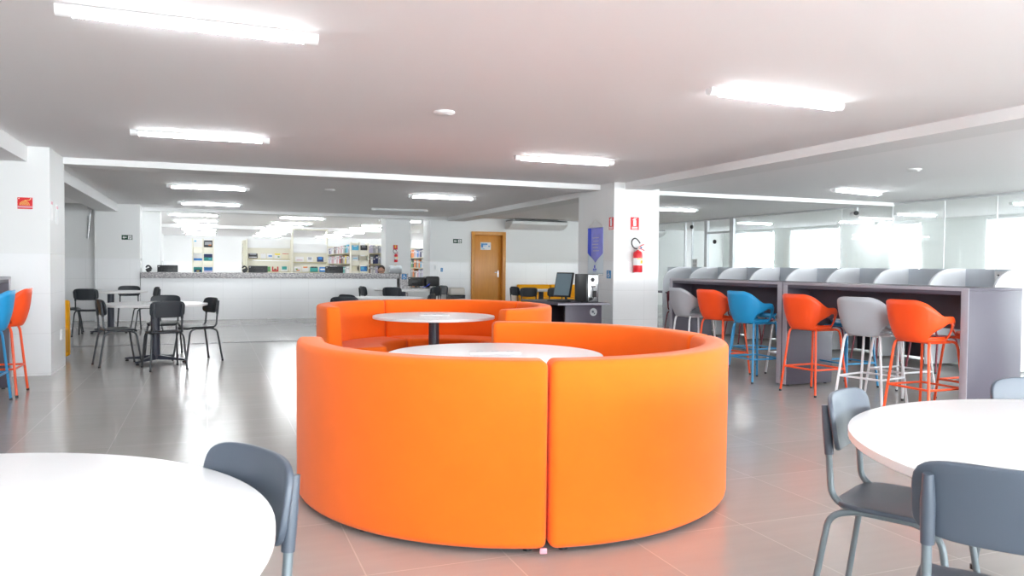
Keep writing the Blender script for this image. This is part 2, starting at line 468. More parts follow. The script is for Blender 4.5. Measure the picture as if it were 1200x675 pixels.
# ------------------------------------------------------------------ ceiling lights
def batten_parts(root, lit):
    L2 = .61
    bm = bm_new()                                   # ribbed half-round diffuser
    n = 120; prof = [(.033*math.cos(a), -.018-.032*math.sin(a)) for a in [PI*k/10 for k in range(11)]]
    prev = None
    for i in range(n+1):
        x = -L2+.05+(2*L2-.1)*i/n; s = 1.0 if i % 2 else .93
        ring = [bm.verts.new((x, y*s, z*s)) for y, z in prof]
        if prev:
            for k in range(len(prof)-1): bm.faces.new((prev[k], prev[k+1], ring[k+1], ring[k]))
        prev = ring
    obj('diffuser', bm, M['lamp'] if lit else M['lamp_off'], root)
    part_box('housing', root, (0, 0, -.010), (2*L2-.08, .096, .020), M['white_plastic'], .003)
    for sx in (-1, 1):
        bm = bm_new()
        pr = [(.037*math.cos(a), -.014-.039*math.sin(a)) for a in [PI*k/12 for k in range(13)]]+[(-.037, 0), (.037, 0)]
        x0, x1 = sx*(L2-.055), sx*(L2+.02)
        A = [bm.verts.new((x0, y, z)) for y, z in pr]; B = [bm.verts.new((x1, y, z)) for y, z in pr]
        bm.faces.new(A); bm.faces.new(B[::-1])
        for k in range(len(pr)): bm.faces.new((A[k], A[(k+1) % len(pr)], B[(k+1) % len(pr)], B[k]))
        obj('end_cap', bm, M['white_plastic'], root)
    bm = bm_new()
    add_tube(bm, bend([(-.075, .050, 0), (-.06, .060, -.014), (.06, .060, -.014), (.075, .050, 0)], .02), .005, 8)
    obj('mounting_clip', bm, M['white_plastic'], root)

LG = 'ceiling lights in rows'
lit0 = thing('ceiling_light', 'long lit tube light at the top left, nearest to the camera', 'ceiling light', (-.08, 4.40, CEIL), .02, LG); batten_parts(lit0, True)
off0 = thing('ceiling_light', 'switched-off grey tube light between the cross beam and the library opening', 'ceiling light', (3.95, 17.15, CEIL), 0, LG); batten_parts(off0, False)
LIGHTS = [
 (-.08, 8.19, 0, 'lit tube light above the left side, just before the cross beam'),
 (-.03, 13.64, 0, 'lit tube light just behind the cross beam on the left'),
 (0, 17.35, 0, 'lit tube light above the black-chair tables, second behind the cross beam on the left'),
 (3.87, 4.63, .06, 'lit tube light high on the right of centre, second nearest to the camera'),
 (3.85, 8.25, 0, 'lit tube light before the cross beam, above the round orange sofas'),
 (3.92, 13.62, 0, 'lit tube light just behind the cross beam, left of the fire extinguisher pillar'),
 (9.65, 9.62, .2, 'lit tube light on the right above the bar stools and study carrels'),
 (9.15, 14.2, 0, 'lit tube light seen just right of the fire extinguisher pillar'),
]
BACK = ['nearest', 'second', 'third', 'fourth', 'fifth', 'farthest']
for c, (xc, nm) in enumerate(((-.40, 'left'), (2.27, 'middle'), (4.95, 'right'))):
    for k, y in enumerate((21.4, 24.3, 26.5, 30.1, 32.9, 35.6)):
        LIGHTS.append((xc, y, 0, '%s lit tube light of the %s row in the library behind the counter' % (BACK[k], nm)))
for x, y, w in ((14.75, 13.0, 'opposite the middle of the carrels'), (14.3, 10.0, 'nearest the camera'), (15.8, 15.8, 'closest to the outer windows'), (13.9, 17.48, 'beside the glass door')):
    LIGHTS.append((x, y, 0, 'lit tube light in the room behind the glass wall, '+w))
for x, y, rz, lb in LIGHTS: dup(lit0, (x, y, CEIL), rz, lb, LG)
# the same rows go on over the part of the room behind the camera
for x in (-.08, 3.87, 9.2):
    for y in (.6, -3.0):
        dup(lit0, (x, y, CEIL), 0, 'lit tube light on the ceiling behind the camera', 'ceiling lights behind the camera')
dup(lit0, (9.2, 4.6, CEIL), 0, 'lit tube light on the ceiling over the right-hand aisle, outside the photo', LG)

def detector(x, y, lb):
    t = thing('smoke_detector', lb, 'smoke detector', (x, y, CEIL), 0, 'smoke detectors')
    bm = bm_new(); add_lathe(bm, [(0, 0), (.085, 0), (.085, -.012), (.07, -.024), (0, -.03)], seg=28); obj('cover', bm, M['white_plastic'], t)
    bm = bm_new(); add_box(bm, (.03, -.03, -.026), (.03, .02, .008), .002); obj('sensor_slot', bm, M['lamp_off'], t)
detector(1.78, 6.15, 'white round smoke detector on the ceiling above the nearer round sofa')
detector(8.18, 7.25, 'white round smoke detector on the ceiling above the bar stools')
detector(1.86, 13.25, 'small white smoke detector behind the cross beam, left of centre')

# ------------------------------------------------------------------ round sofas
def arc_block(bm, ang0, ang1, r_in_b, r_in_t, r_out_b, r_out_t, z0, z1, bev, cuts=26):
    """a bevelled block wrapped round the sofa's centre"""
    g = bmesh.new()
    bmesh.ops.create_cube(g, size=1)
    rm = (r_out_b+r_in_b)/2; Ln = (ang1-ang0)*rm; T = r_out_b-r_in_b; H = z1-z0
    bmesh.ops.scale(g, vec=(Ln, T, H), verts=g.verts[:])
    bmesh.ops.bevel(g, geom=g.edges[:], offset=bev, segments=4, profile=.5, affect='EDGES')
    for k in range(1, cuts):
        x = -Ln/2+bev+(Ln-2*bev)*k/cuts
        bmesh.ops.bisect_plane(g, geom=g.verts[:]+g.edges[:]+g.faces[:], plane_co=(x, 0, 0), plane_no=(1, 0, 0))
    for k in range(1, 6):
        z = -H/2+bev+(H-2*bev)*k/6
        bmesh.ops.bisect_plane(g, geom=g.verts[:]+g.edges[:]+g.faces[:], plane_co=(0, 0, z), plane_no=(0, 0, 1))
    for v in g.verts:
        a = (ang0+ang1)/2 + v.co.x/rm
        t = v.co.y/T+.5; h = v.co.z/H+.5
        ri = r_in_b+(r_in_t-r_in_b)*h; ro = r_out_b+(r_out_t-r_out_b)*h
        rr = ri+(ro-ri)*t
        v.co = Vector((rr*math.cos(a), rr*math.sin(a), z0+H*h))
    me = bpy.data.meshes.new('tmp'); g.to_mesh(me); g.free()
    bm.from_mesh(me); bpy.data.meshes.remove(me)

RS = 1.215
def sofa_parts(root):
    g = .004
    bm = bm_new(); arc_block(bm, g, PI/2-g, 1.02, 1.075, RS, RS+.004, .02, .845, .035); obj('backrest', bm, M['orange_fabric'], root)
    bm = bm_new(); arc_block(bm, g+.012, PI/2-g-.012, .56, .56, 1.028, 1.04, .10, .43, .03); obj('seat', bm, M['orange_fabric'], root)
    bm = bm_new(); arc_block(bm, .06, PI/2-.06, .62, .62, 1.17, 1.17, .012, .105, .006, 16); obj('plinth', bm, M['black_plastic'], root)
    for a in (.07, PI/4, PI/2-.07):
        for r in (.66, 1.14):
            bm = bm_new(); add_lathe(bm, [(0, 0), (.022, 0), (.022, .02), (.016, .05), (0, .05)], (r*math.cos(a), r*math.sin(a), 0), 14); obj('foot', bm, M['black_plastic'], root)

C1 = (1.644, 4.221); C2 = (2.204, 7.893)
SG1, SG2 = 'curved sections of the nearer round sofa', 'curved sections of the farther round sofa'
s0 = thing('curved_sofa', 'left front section of the nearer orange round sofa, deep orange at its left end', 'sofa', (*C1, 0), R(166.4), SG1); sofa_parts(s0)
dup(s0, (*C1, 0), R(256.4), 'right front section of the nearer orange round sofa, beside the bar stools', SG1)
dup(s0, (*C1, 0), R(346.4), 'rear right section of the nearer round sofa, its inner back facing the camera', SG1)
dup(s0, (*C2, 0), R(107), 'left section of the farther round sofa, its end and seat showing', SG2)
dup(s0, (*C2, 0), R(17), 'rear section of the farther round sofa, behind the far round table', SG2)
dup(s0, (*C2, 0), R(287), 'right section of the farther round sofa, in front of the computer desk', SG2)
tg = obj('fabric_tag', (lambda b: (add_box(b, (0, 0, .012), (.03, .012, .024), .002), b)[1])(bm_new()), M['pink'], s0)
tg.location = (RS*math.cos(R(89.0)), RS*math.sin(R(89.0)), .008)
tg.rotation_euler = (0, 0, 0)

# ------------------------------------------------------------------ tables
def table_parts(root, r, h=.74, power=False, feet=True):
    bm = bm_new()
    add_lathe(bm, [(0, h-.004), (0, h), (r-.004, h), (r-.0005, h-.0015)], seg=96); obj('tabletop', bm, M['table_white'], root)
    bm = bm_new()
    add_lathe(bm, [(r-.0005, h-.0015), (r, h-.004), (r, h-.024), (r-.004, h-.028), (0, h-.028)], seg=96); obj('edge_band', bm, M['table_edge'], root)
    bm = bm_new()
    add_lathe(bm, [(0, .045), (.055, .045), (.055, h-.05), (.12, h-.045), (.12, h-.028), (0, h-.028)], seg=28); obj('column', bm, M['column'], root)
    if feet:
        for k in range(4):
            a = PI/4+k*PI/2; ca, sa = math.cos(a), math.sin(a); n = (-sa, ca)
            bm = bm_new()
            sec = []
            for d, w, zt, zb in ((.03, .03, .09, .03), (.2, .026, .065, .03), (.40, .022, .045, .025)):
                sec.append([bm.verts.new((ca*d+n[0]*s*w, sa*d+n[1]*s*w, z)) for s, z in ((-1, zb), (1, zb), (1, zt), (-1, zt))])
            for p, q in zip(sec, sec[1:]):
                for j in range(4): bm.faces.new((p[j], p[(j+1) % 4], q[(j+1) % 4], q[j]))
            bm.faces.new(sec[0]); bm.faces.new(sec[-1][::-1])
            f = obj('base_foot', bm, M['column'], root)
            bm = bm_new(); add_lathe(bm, [(0, 0), (.022, 0), (.022, .018), (.008, .022), (.008, .03), (0, .03)], (ca*.385, sa*.385, 0), 14); obj('leveller', bm, M['black_plastic'], f)
    if power:
        bm = bm_new(); add_box(bm, (0, 0, h+.006), (.30, .11, .012), .004); p = obj('power_box', bm, M['white_plastic'], root)
        for k in (-.09, 0, .09):
            bm = bm_new(); add_lathe(bm, [(0, h+.0125), (.022, h+.0125), (.022, h+.014), (.016, h+.014), (.016, h+.0128), (0, h+.0128)], (k, 0, 0), 16); obj('socket', bm, M['lamp_off'], p)

def table(x, y, r, label, h=.74, power=False, rz=0, feet=True):
    t = thing('round_table', label, 'table', (x, y, 0), rz, 'round white tables'); table_parts(t, r, h, power, feet); return t
table(-.66, 1.638, .78, 'large white round table cut off at the bottom left corner')
table(2.59, 1.30, .922, 'large white round table at the right edge, with grey chairs around it', power=True, rz=R(-20))
table(1.575, 4.33, .64, 'white round table inside the nearer orange round sofa', h=.73, power=True, rz=R(-15))
table(2.16, 7.80, .63, 'white round table inside the farther orange round sofa', h=.73, power=True, rz=R(-10))
table(-.66, 10.8, .62, 'white round table with four black chairs, left of the orange sofas', power=True, rz=.3)
table(-1.68, 15.6, .6, 'white round table half hidden by the left pillar, behind the other black-chair table')
table(2.55, 12.1, .6, 'white round table just behind the farther orange sofa, only a sliver showing')
table(3.78, 16.1, .6, 'white round table in front of the low granite desk with monitors')
table(6.78, 15.7, .6, 'white round table in front of the yellow sofas by the far wall')

# ------------------------------------------------------------------ chairs
def chair_parts(root, plastic, tube):
    # seat: rounded, gently dished
    bm = bm_new(); nx, ny = 12, 12
    def sup(u, v):
        x = .195*u; y = .19*v; e = 5
        k = max(1e-6, (abs(u)**e+abs(v)**e)**(1/e)); m = max(abs(u), abs(v))
        s = m/k if m > 1e-6 else 1
        z = .452-.014*math.cos(u*PI/2)*math.cos((v-.1)*PI/2*.8)-(.022*max(0, v-.55)**2/.2)
        return (x*s, y*s+.01, z)
    top = [[bm.verts.new(sup(-1+2*i/nx, -1+2*j/ny)) for j in range(ny+1)] for i in range(nx+1)]
    for i in range(nx):
        for j in range(ny): bm.faces.new((top[i][j], top[i+1][j], top[i+1][j+1], top[i][j+1]))
    o = obj('seat', bm, plastic, root)
    m = o.modifiers.new('thick', 'SOLIDIFY'); m.thickness = .016; m.offset = -1
    m = o.modifiers.new('round', 'BEVEL'); m.width = .005; m.segments = 2; m.limit_method = 'ANGLE'
    # backrest: curved rounded panel
    bm = bm_new(); nx, nz = 16, 10
    def bk(u, v):
        e = 4.5
        k = max(1e-6, (abs(u)**e+abs(v)**e)**(1/e)); mm = max(abs(u), abs(v)); s = mm/k if mm > 1e-6 else 1
        x = .192*u*s; z = .712+.098*v*s
        y = -.205+.035*(x/.192)**2-.02*(z-.712)/.1*.9
        return (x, y, z)
    gr = [[bm.verts.new(bk(-1+2*i/nx, -1+2*j/nz)) for j in range(nz+1)] for i in range(nx+1)]
    for i in range(nx):
        for j in range(nz): bm.faces.new((gr[i][j], gr[i+1][j], gr[i+1][j+1], gr[i][j+1]))
    o = obj('backrest', bm, plastic, root)
    m = o.modifiers.new('thick', 'SOLIDIFY'); m.thickness = .017; m.offset = 0
    m = o.modifiers.new('round', 'BEVEL'); m.width = .006; m.segments = 3; m.limit_method = 'ANGLE'
    for s in (-1, 1):
        # sleeve that takes the post
        bm = bm_new(); add_tube(bm, [(s*.155, -.196, .605), (s*.155, -.204, .70), (s*.155, -.214, .775)], .016, 12, radii=[.0155, .017, .012])
        obj('sleeve', bm, plastic, root)
        # post runs down from the backrest and forward under the seat
        bm = bm_new(); add_tube(bm, bend([(s*.155, -.205, .70), (s*.157, -.185, .46), (s*.16, -.12, .425), (s*.16, .13, .425)], .05), .0115, 12)
        obj('post', bm, tube, root)
        bm = bm_new(); add_tube(bm, bend([(s*.20, -.245, .012), (s*.175, -.185, .40), (s*.165, -.10, .428), (s*.16, .0, .428)], .05), .0115, 12); lg = obj('leg', bm, tube, root)
        bm = bm_new(); add_lathe(bm, [(0, 0), (.014, 0), (.0145, .02), (0, .025)], (s*.20, -.246, 0), 12); obj('glide', bm, M['black_plastic'], lg)
        bm = bm_new(); add_tube(bm, bend([(s*.20, .225, .012), (s*.178, .165, .40), (s*.168, .09, .428), (s*.16, .0, .428)], .05), .0115, 12); lg = obj('leg', bm, tube, root)
        bm = bm_new(); add_lathe(bm, [(0, 0), (.014, 0), (.0145, .02), (0, .025)], (s*.20, .226, 0), 12); obj('glide', bm, M['black_plastic'], lg)
    bm = bm_new(); add_tube(bm, bend([(-.16, .1, .425), (.16, .1, .425), (.16, -.06, .425), (-.16, -.06, .425)], .03), .009, 10); obj('seat_frame', bm, tube, root)

CG = 'slate grey chairs at the front tables'
gc = thing('chair', 'grey chair tucked against the left end of the big right-hand table, seen from its side', 'chair', (2.235, 2.0, 0), R(-63-90), CG); chair_parts(gc, M['slate'], M['tube'])
dup(gc, (1.825, 1.325, 0), R(36-90), 'grey chair at the bottom right corner, its back towards the camera', CG)
dup(gc, (-.085, 1.84, 0), R(207-90), 'grey chair behind the bottom left table, only its backrest and a post showing', CG)
dup(gc, (3.09, 2.0, 0), R(252-90), 'grey chair beyond the right-hand table, only its backrest top at the right edge', CG)
BG = 'black chairs in the far part of the room'
bc = thing('chair', 'black chair at the left of the nearer black-chair table, seen side on', 'chair', (-1.06, 10.57, 0), R(17-90), BG); chair_parts(bc, M['dark_slate'], M['shaded_tube'])
for x, y, a, lb in (
 (-.52, 10.06, 105, 'black chair with its back to the camera at the front of the nearer black-chair table'),
 (-.17, 10.74, 205, 'black chair at the right of the nearer black-chair table, facing left'),
 (-.60, 11.52, 265, 'black chair behind the nearer black-chair table, facing the camera'),
 (-1.95, 14.95, 85, 'black chair with its back to the camera at the table near the yellow sofa end'),
 (-2.35, 15.55, 5, 'black chair peeking out from behind the left pillar'),
 (-1.45, 16.35, 275, 'black chair at the far side of the rear left table'),
 (-1.12, 15.75, 195, 'black chair at the right of the rear left table'),
 (2.05, 11.75, 30, 'black chair behind the left end of the farther orange sofa, higher of two'),
 (1.75, 11.0, 80, 'black chair behind the left end of the farther orange sofa, lower of two'),
 (3.05, 11.85, 150, 'black chair just behind the middle of the farther orange sofa'),
 (3.45, 15.55, 70, 'black chair left of centre at the table before the granite desk'),
 (3.12, 16.15, 10, 'black chair at the left end of the table before the granite desk, side on'),
 (4.27, 15.85, 130, 'black chair at the right of the table before the granite desk'),
 (4.60, 16.5, 200, 'black chair at the right of the table before the granite desk, half hidden behind another'),
 (6.20, 15.15, 85, 'black chair with its back to the camera at the table by the yellow sofas'),
 (6.76, 15.12, 97, 'black chair at the right of the table by the yellow sofas, behind the monitor'),
 (6.35, 15.75, 8, 'black chair at the left end of the table by the yellow sofas, side on')):
    dup(bc, (x, y, 0), R(a-90), lb, BG)

# ------------------------------------------------------------------ bar stools
def stool_parts(root, pp, steel):
    bm = bm_new()
    sm = lambda t: max(0, min(1, t))**2*(3-2*max(0, min(1, t)))
    def top_h(a):
        h = 1.0-.012*sm((a-26)/14)-.118*sm((a-34)/50)
        if a > 100: h -= .125*max(0, (a-100)/28)**2.4
        return h
    A0, A1, HA, HB = -128, 128, 54, 119
    n = 76; cols = []; NB, NM, NT = 2, 6, 3
    for i in range(n+1):
        a = A0+(A1-A0)*i/n; ar = R(a); aa = abs(a); th = top_h(aa); z0 = .652
        zl = .676
        t = (aa-HA)/(HB-HA)
        full = th-.060
        if t <= 0: zh = zl+.006+.03*sm(-t/.3)
        else: zh = zl+.006+(full-zl-.006)*min(1, (t/.62))**.75
        if t > .80: zh = zh-(zh-zl)*.45*max(0, (t-.80)/.20)**2
        zs = [z0+(zl-z0)*k/NB for k in range(NB)]+[zl+(zh-zl)*k/NM for k in range(NM)]+[zh+(th-zh)*k/NT for k in range(NT+1)]
        col = []
        for z in zs:
            hz = (z-.655)/.345
            g = min(1, hz*2.0)**.65 if hz > 0 else 0
            rx = .165+.083*g; ry = .155+.063*g
            flare = .016*max(0, hz-.55)/.45
            sn, cs = math.sin(ar), math.cos(ar); e = 2.6
            k = (abs(sn)**e+abs(cs)**e)**(-1/e)
            col.append(bm.verts.new(((rx+flare)*sn*k, -(ry+flare)*cs*k-.055, z)))
        cols.append(col)
    for i in range(n):
        am = abs(A0+(A1-A0)*(i+.5)/n)
        for j in range(NB+NM+NT):
            if HA < am < HB and NB <= j < NB+NM: continue
            bm.faces.new((cols[i][j], cols[i+1][j], cols[i+1][j+1], cols[i][j+1]))
    loose = [v for v in bm.verts if not v.link_faces]
    bmesh.ops.delete(bm, geom=loose, context='VERTS')
    o = obj('shell', bm, pp, root)
    m = o.modifiers.new('smooth', 'SUBSURF'); m.levels = 1; m.render_levels = 1
    m = o.modifiers.new('thick', 'SOLIDIFY'); m.thickness = .012; m.offset = 0
    # seat pan
    bm = bm_new(); rings = []
    seg = 40
    for q in range(9):
        t = q/8; ring = []
        for k in range(seg):
            a = 2*PI*k/seg; rx, ry = .172*t, .172*t
            z = .668+.022*t*t + (.006 if q == 8 else 0)
            y = ry*math.sin(a)
            if y > .1: z -= .03*((y-.1)/.08)**2*t
            ring.append(bm.verts.new((rx*math.cos(a), y*1.05-.045, z)) if t > 0 else None)
        rings.append(ring)
    c = bm.verts.new((0, -.045, .668))
    for k in range(seg): bm.faces.new((c, rings[1][k], rings[1][(k+1) % seg]))
    for q in range(1, 8):
        for k in range(seg): bm.faces.new((rings[q][k], rings[q+1][k], rings[q+1][(k+1) % seg], rings[q][(k+1) % seg]))
    o = obj('seat', bm, pp, root); m = o.modifiers.new('thick', 'SOLIDIFY'); m.thickness = .02; m.offset = -1
    def leg_at(sx, sy, z):
        t = (.60-z)/.60
        return Vector((sx*(.175+.055*t), sy*(.165+.05*t), z))
    for sx in (-1, 1):
        for sy in (-1, 1):
            bm = bm_new()
            add_tube(bm, bend([leg_at(sx, sy, .012), leg_at(sx, sy, .60), (sx*.165, sy*.15, .645), (sx*.09, sy*.12, .648)], .045), .0115, 12)
            lg = obj('leg', bm, steel, root)
            b = leg_at(sx, sy, 0)
            bm = bm_new(); add_lathe(bm, [(0, 0), (.013, 0), (.0135, .02), (0, .024)], (b.x, b.y, 0), 12); obj('glide', bm, M['black_plastic'], lg)
    bm = bm_new()
    c4 = [leg_at(-1, -1, .26), leg_at(1, -1, .26), leg_at(1, 1, .26), leg_at(-1, 1, .26)]
    for k in range(4): add_tube(bm, [c4[k], c4[(k+1) % 4]], .0095, 10)
    obj('footrest', bm, steel, root)
    bm = bm_new()
    add_tube(bm, bend([(-.15, .12, .645), (.15, .12, .645), (.15, -.12, .645), (-.15, -.12, .645)], .03), .010, 10)
    obj('seat_frame', bm, steel, root)

STG = 'bar stools along the right-hand bar table'
XS = 5.665
so = thing('bar_stool', 'orange bar stool nearest the camera at the right-hand bar table', 'bar stool', (XS, 4.865, 0), R(0-90), STG); stool_parts(so, M['orange_pp'], M['orange_steel'])
sb = thing('bar_stool', 'blue bar stool between two orange ones at the right-hand bar table', 'bar stool', (XS, 7.075, 0), R(0-90), STG); stool_parts(sb, M['blue_pp'], M['blue_steel'])
sg = thing('bar_stool', 'light grey bar stool between the two nearest orange ones', 'bar stool', (XS+.03, 5.47, 0), R(14-90), STG); stool_parts(sg, M['grey_pp'], M['white_steel'])
dup(so, (XS, 6.17, 0), R(4-90), 'orange bar stool directly right of the blue one, in front of the bar leg', STG)
dup(so, (XS, 7.665, 0), R(6-90), 'orange bar stool directly left of the blue one, partly hidden by it', STG)
dup(sg, (XS, 8.26, 0), R(-4-90), 'light grey bar stool at the far left end of the bar table', STG)
for pr, y, lb in ((so, 4.95, 'orange far-side bar stool, behind the nearest orange one'),
                  (sg, 5.75, 'grey far-side bar stool, white legs behind the near grey one'),
                  (sb, 6.45, 'blue bar stool on the far side of the bar, next to the middle leg panel'),
                  (sg, 7.25, 'grey bar stool on the far side of the bar, behind the blue one'),
                  (sb, 7.95, 'blue far-side bar stool, its seat seen through the farthest grey stool')):
    dup(pr, (6.36, y, 0), R(180-90), lb, 'bar stools on the far side of the bar table')
dup(so, (-1.885, 8.51, 0), R(180-90), 'orange bar stool at the left edge, beside the tiled pillar', 'bar stools at the left edge')
dup(sb, (-1.905, 7.92, 0), R(180-90), 'blue bar stool cut off by the left edge of the photo', 'bar stools at the left edge')

# ------------------------------------------------------------------ bar tables
def bar_parts(root, L, end_near=True):
    """local X = depth 0..-.62 , local Y = run 0..L, top at 1.105; the side facing the sofas is +X... built along +Y"""
    W = .62; H = 1.105
    part_box('top', root, (W/2, L/2, H-.0125), (W, L, .025), M['bar'], .002)
    part_box('edge_band', root, (-.002, L/2, H-.0125), (.006, L, .027), M['bar_edge'], .001)
    part_box('apron', root, (.012, L/2, H-.043), (.022, L-.07, .036), M['bar'], .001)
    for y in (.035, L-.035):
        p = part_box('end_panel', root, (W/2, y, (H-.025+.015)/2), (W, .07, H-.04), M['bar'], .003)
        part_box('panel_edge', p, (-.002, y, (H-.01)/2), (.006, .068, H-.04), M['bar_edge'], .001)
        for x in (.06, W-.06):
            bm = bm_new(); add_lathe(bm, [(0, 0), (.018, 0), (.018, .016), (0, .016)], (x, y, 0), 12); obj('foot', bm, M['black_plastic'], p)
    part_box('modesty_panel', root, (.31, L/2, .905), (.02, L-.14, .33), M['bar'])
BTG = 'bar-height tables'
b1 = thing('bar_table', 'nearer half of the long grey bar table, its end panel facing the camera', 'bar table', (5.705, 4.50, 0), 0, BTG); bar_parts(b1, 2.185)
dup(b1, (5.705, 6.70, 0), 0, 'farther half of the long grey bar table on the right, by the extinguisher pillar', BTG)
dup(b1, (-1.845, 8.92, 0), PI, 'grey bar table at the left edge, only a corner showing behind the stools', BTG)

# ------------------------------------------------------------------ study carrels
def carrel_parts(root):
    """local: x 0 (front) .. .70 (back), y 0 .. .905"""
    pitch = .905
    prof = [(0, .02), (.70, .02), (.70, 1.27), (.44, 1.27)]
    for k in range(13):
        a = PI/2+PI/2*k/12
        prof.append((.44+.44*math.cos(a), .93+.34*math.sin(a)))
    bm = bm_new()
    v0 = [bm.verts.new((x, 0, z)) for x, z in prof]; v1 = [bm.verts.new((x, .03, z)) for x, z in prof]
    n = len(prof); bm.faces.new(v0); bm.faces.new(v1[::-1])
    for k in range(n): bm.faces.new((v0[k], v0[(k+1) % n], v1[(k+1) % n], v1[k]))
    obj('divider', bm, M['carrel'], root)
    part_box('back_panel', root, (.685, .03+(pitch-.03)/2, .995), (.025, pitch-.032, .545), M['carrel_shaded'])
    part_box('desktop', root, (.36, .03+(pitch-.03)/2, .735), (.62, pitch-.034, .025), M['bar'], .002)
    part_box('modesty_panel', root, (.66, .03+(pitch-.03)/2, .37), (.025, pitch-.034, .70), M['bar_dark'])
ORD = ['nearest', 'second', 'third', 'fourth', 'fifth', 'sixth', 'seventh', 'eighth', 'ninth']
c0 = None
for k in range(9):
    lb = '%s pale grey study carrel from the camera in the row before the glass wall' % ORD[k]
    loc = (8.70, 6.58+.905*k-.03, 0)
    if c0 is None: c0 = thing('study_carrel', lb, 'study carrel', loc, 0, 'study carrels before the glass wall'); carrel_parts(c0)
    else: dup(c0, loc, 0, lb, 'study carrels before the glass wall')
mc = thing('chair', 'maroon chair at the nearest study carrel, seen through the stool legs', 'chair', (8.35, 7.05, 0), R(5-90), 'maroon chairs at the study carrels'); chair_parts(mc, M['maroon'], M['maroon'])
for k, (y, lb) in enumerate(((7.95, 'maroon chair at the second study carrel'), (8.9, 'maroon chair at the third study carrel'), (9.8, 'maroon chair at the fourth study carrel'),
                             (10.75, 'maroon chair at the fifth study carrel'), (12.6, 'maroon chair just right of the extinguisher pillar'))):
    dup(mc, (8.35, y, 0), R((5, -8, 10, 0, 6)[k]-90), lb, 'maroon chairs at the study carrels')
t = thing('notice', 'small white notice with black symbols on the back of the nearest carrel', 'notice', (9.36, 6.95, 1.13), R(-90), None, R(90))
part_box('sheet', t, (0, 0, .004), (.16, .22, .004), M['sign_white'])
bm = bm_new(); add_lathe(bm, [(.028, 0), (.045, 0), (.045, .002), (.028, .002), (.028, 0)], (0, -.045, .006), 24); add_box(bm, (0, -.045, .007), (.012, .08, .002), rot=None)
add_box(bm, (-.03, .06, .007), (.03, .016, .002)); add_box(bm, (.025, .06, .007), (.04, .016, .002)); obj('symbol', bm, M['rubber'], t, smooth=False)

# ------------------------------------------------------------------ front counter of the library
ct = thing('service_counter', 'long white tiled service counter with a grey granite top', 'counter', (0, 18.5, 0))
part_box('counter_body', ct, (1.39, .28, .4625), (5.62, .5, .925), M['wall'])
part_box('granite_top', ct, (1.41, .26, .9875), (5.66, .6, .125), M['granite'], .006)
part_box('end_slab', ct, (4.36, .26, .525), (.20, .6, 1.05), M['granite'], .004)
ld = thing('low_desk', 'low granite-topped desk section at the right end of the counter', 'desk', (4.47, 18.5, 0))
part_box('desk_top', ld, (.42, .3, .675), (.82, .6, .04), M['granite'], .004)
part_box('front_panel', ld, (.42, .12, .33), (.80, .04, .64), M['plaster'])

def monitor_parts(root, w, h, lift=.10, screen_back=True):
    """local: screen faces +Y, base at the origin"""
    part_box('housing', root, (0, 0, lift+h/2), (w, .035, h), M['black_plastic'], .006)
    part_box('rear_cover', root, (0, -.03, lift+h/2), (w*.55, .03, h*.55), M['black_plastic'], .008)
    part_box('screen', root, (0, .0185, lift+h/2), (w-.04, .002, h-.04), M['screen'])
    part_box('stand', root, (0, -.03, lift*.55), (.06, .03, lift*1.1), M['black_plastic'], .004)
    part_box('base', root, (0, 0, .007), (.22, .17, .014), M['black_plastic'], .004)
    part_box('badge', root, (-w*.42, -.0185, lift+h-.03), (.03, .002, .012), M['sign_white'])
MG = 'monitors behind the counter'
# work surface behind the counter that carries the monitors
ws = thing('work_desk', 'work surface behind the tiled counter carrying the monitors', 'desk', (.95, 19.35, 0))
part_box('desk_top', ws, (0, 0, .86), (4.7, .5, .04), M['white_plastic'], .004)
for x in (-2.2, 0, 2.2): part_box('leg', ws, (x, 0, .42), (.05, .45, .84), M['white_plastic'])
m0 = thing('monitor', 'black monitor seen from behind at the left end of the counter', 'monitor', (-.92, 19.3, .88), 0, MG); monitor_parts(m0, .43, .27, .055)
dup(m0, (1.04, 19.3, .88), 0, 'black monitor seen from behind on the counter, before the magazine racks', MG)
dup(m0, (2.81, 19.3, .88), 0, 'black monitor seen from behind on the counter, left of the seated person', MG)
def phone_parts(root):
    part_box('body', root, (0, 0, .045), (.10, .05, .09), M['black_plastic'], .01, Matrix.Rotation(R(-25), 3, 'Y'))
    bm = bm_new(); add_tube(bm, bend([(-.05, 0, .10), (-.02, 0, .15), (.03, 0, .13), (.06, 0, .06)], .03), .018, 8); obj('handset', bm, M['black_plastic'], root)
ph = thing('desk_phone', 'small black desk phone at the left end of the granite counter top', 'phone', (-1.28, 18.8, 1.05), 0, 'phones on the counter'); phone_parts(ph)
dup(ph, (.72, 18.8, 1.05), 0, 'small black desk phone on the counter, left of the middle monitor', 'phones on the counter')
lp = thing('laptop', 'open silver laptop by the right end of the counter', 'laptop', (4.22, 18.85, 1.05), 0)
part_box('laptop_base', lp, (0, .02, .01), (.30, .2, .018), M['laptop'], .004); part_box('lid', lp, (0, -.10, .10), (.30, .012, .19), M['laptop'], .004, Matrix.Rotation(R(8), 3, 'X'))

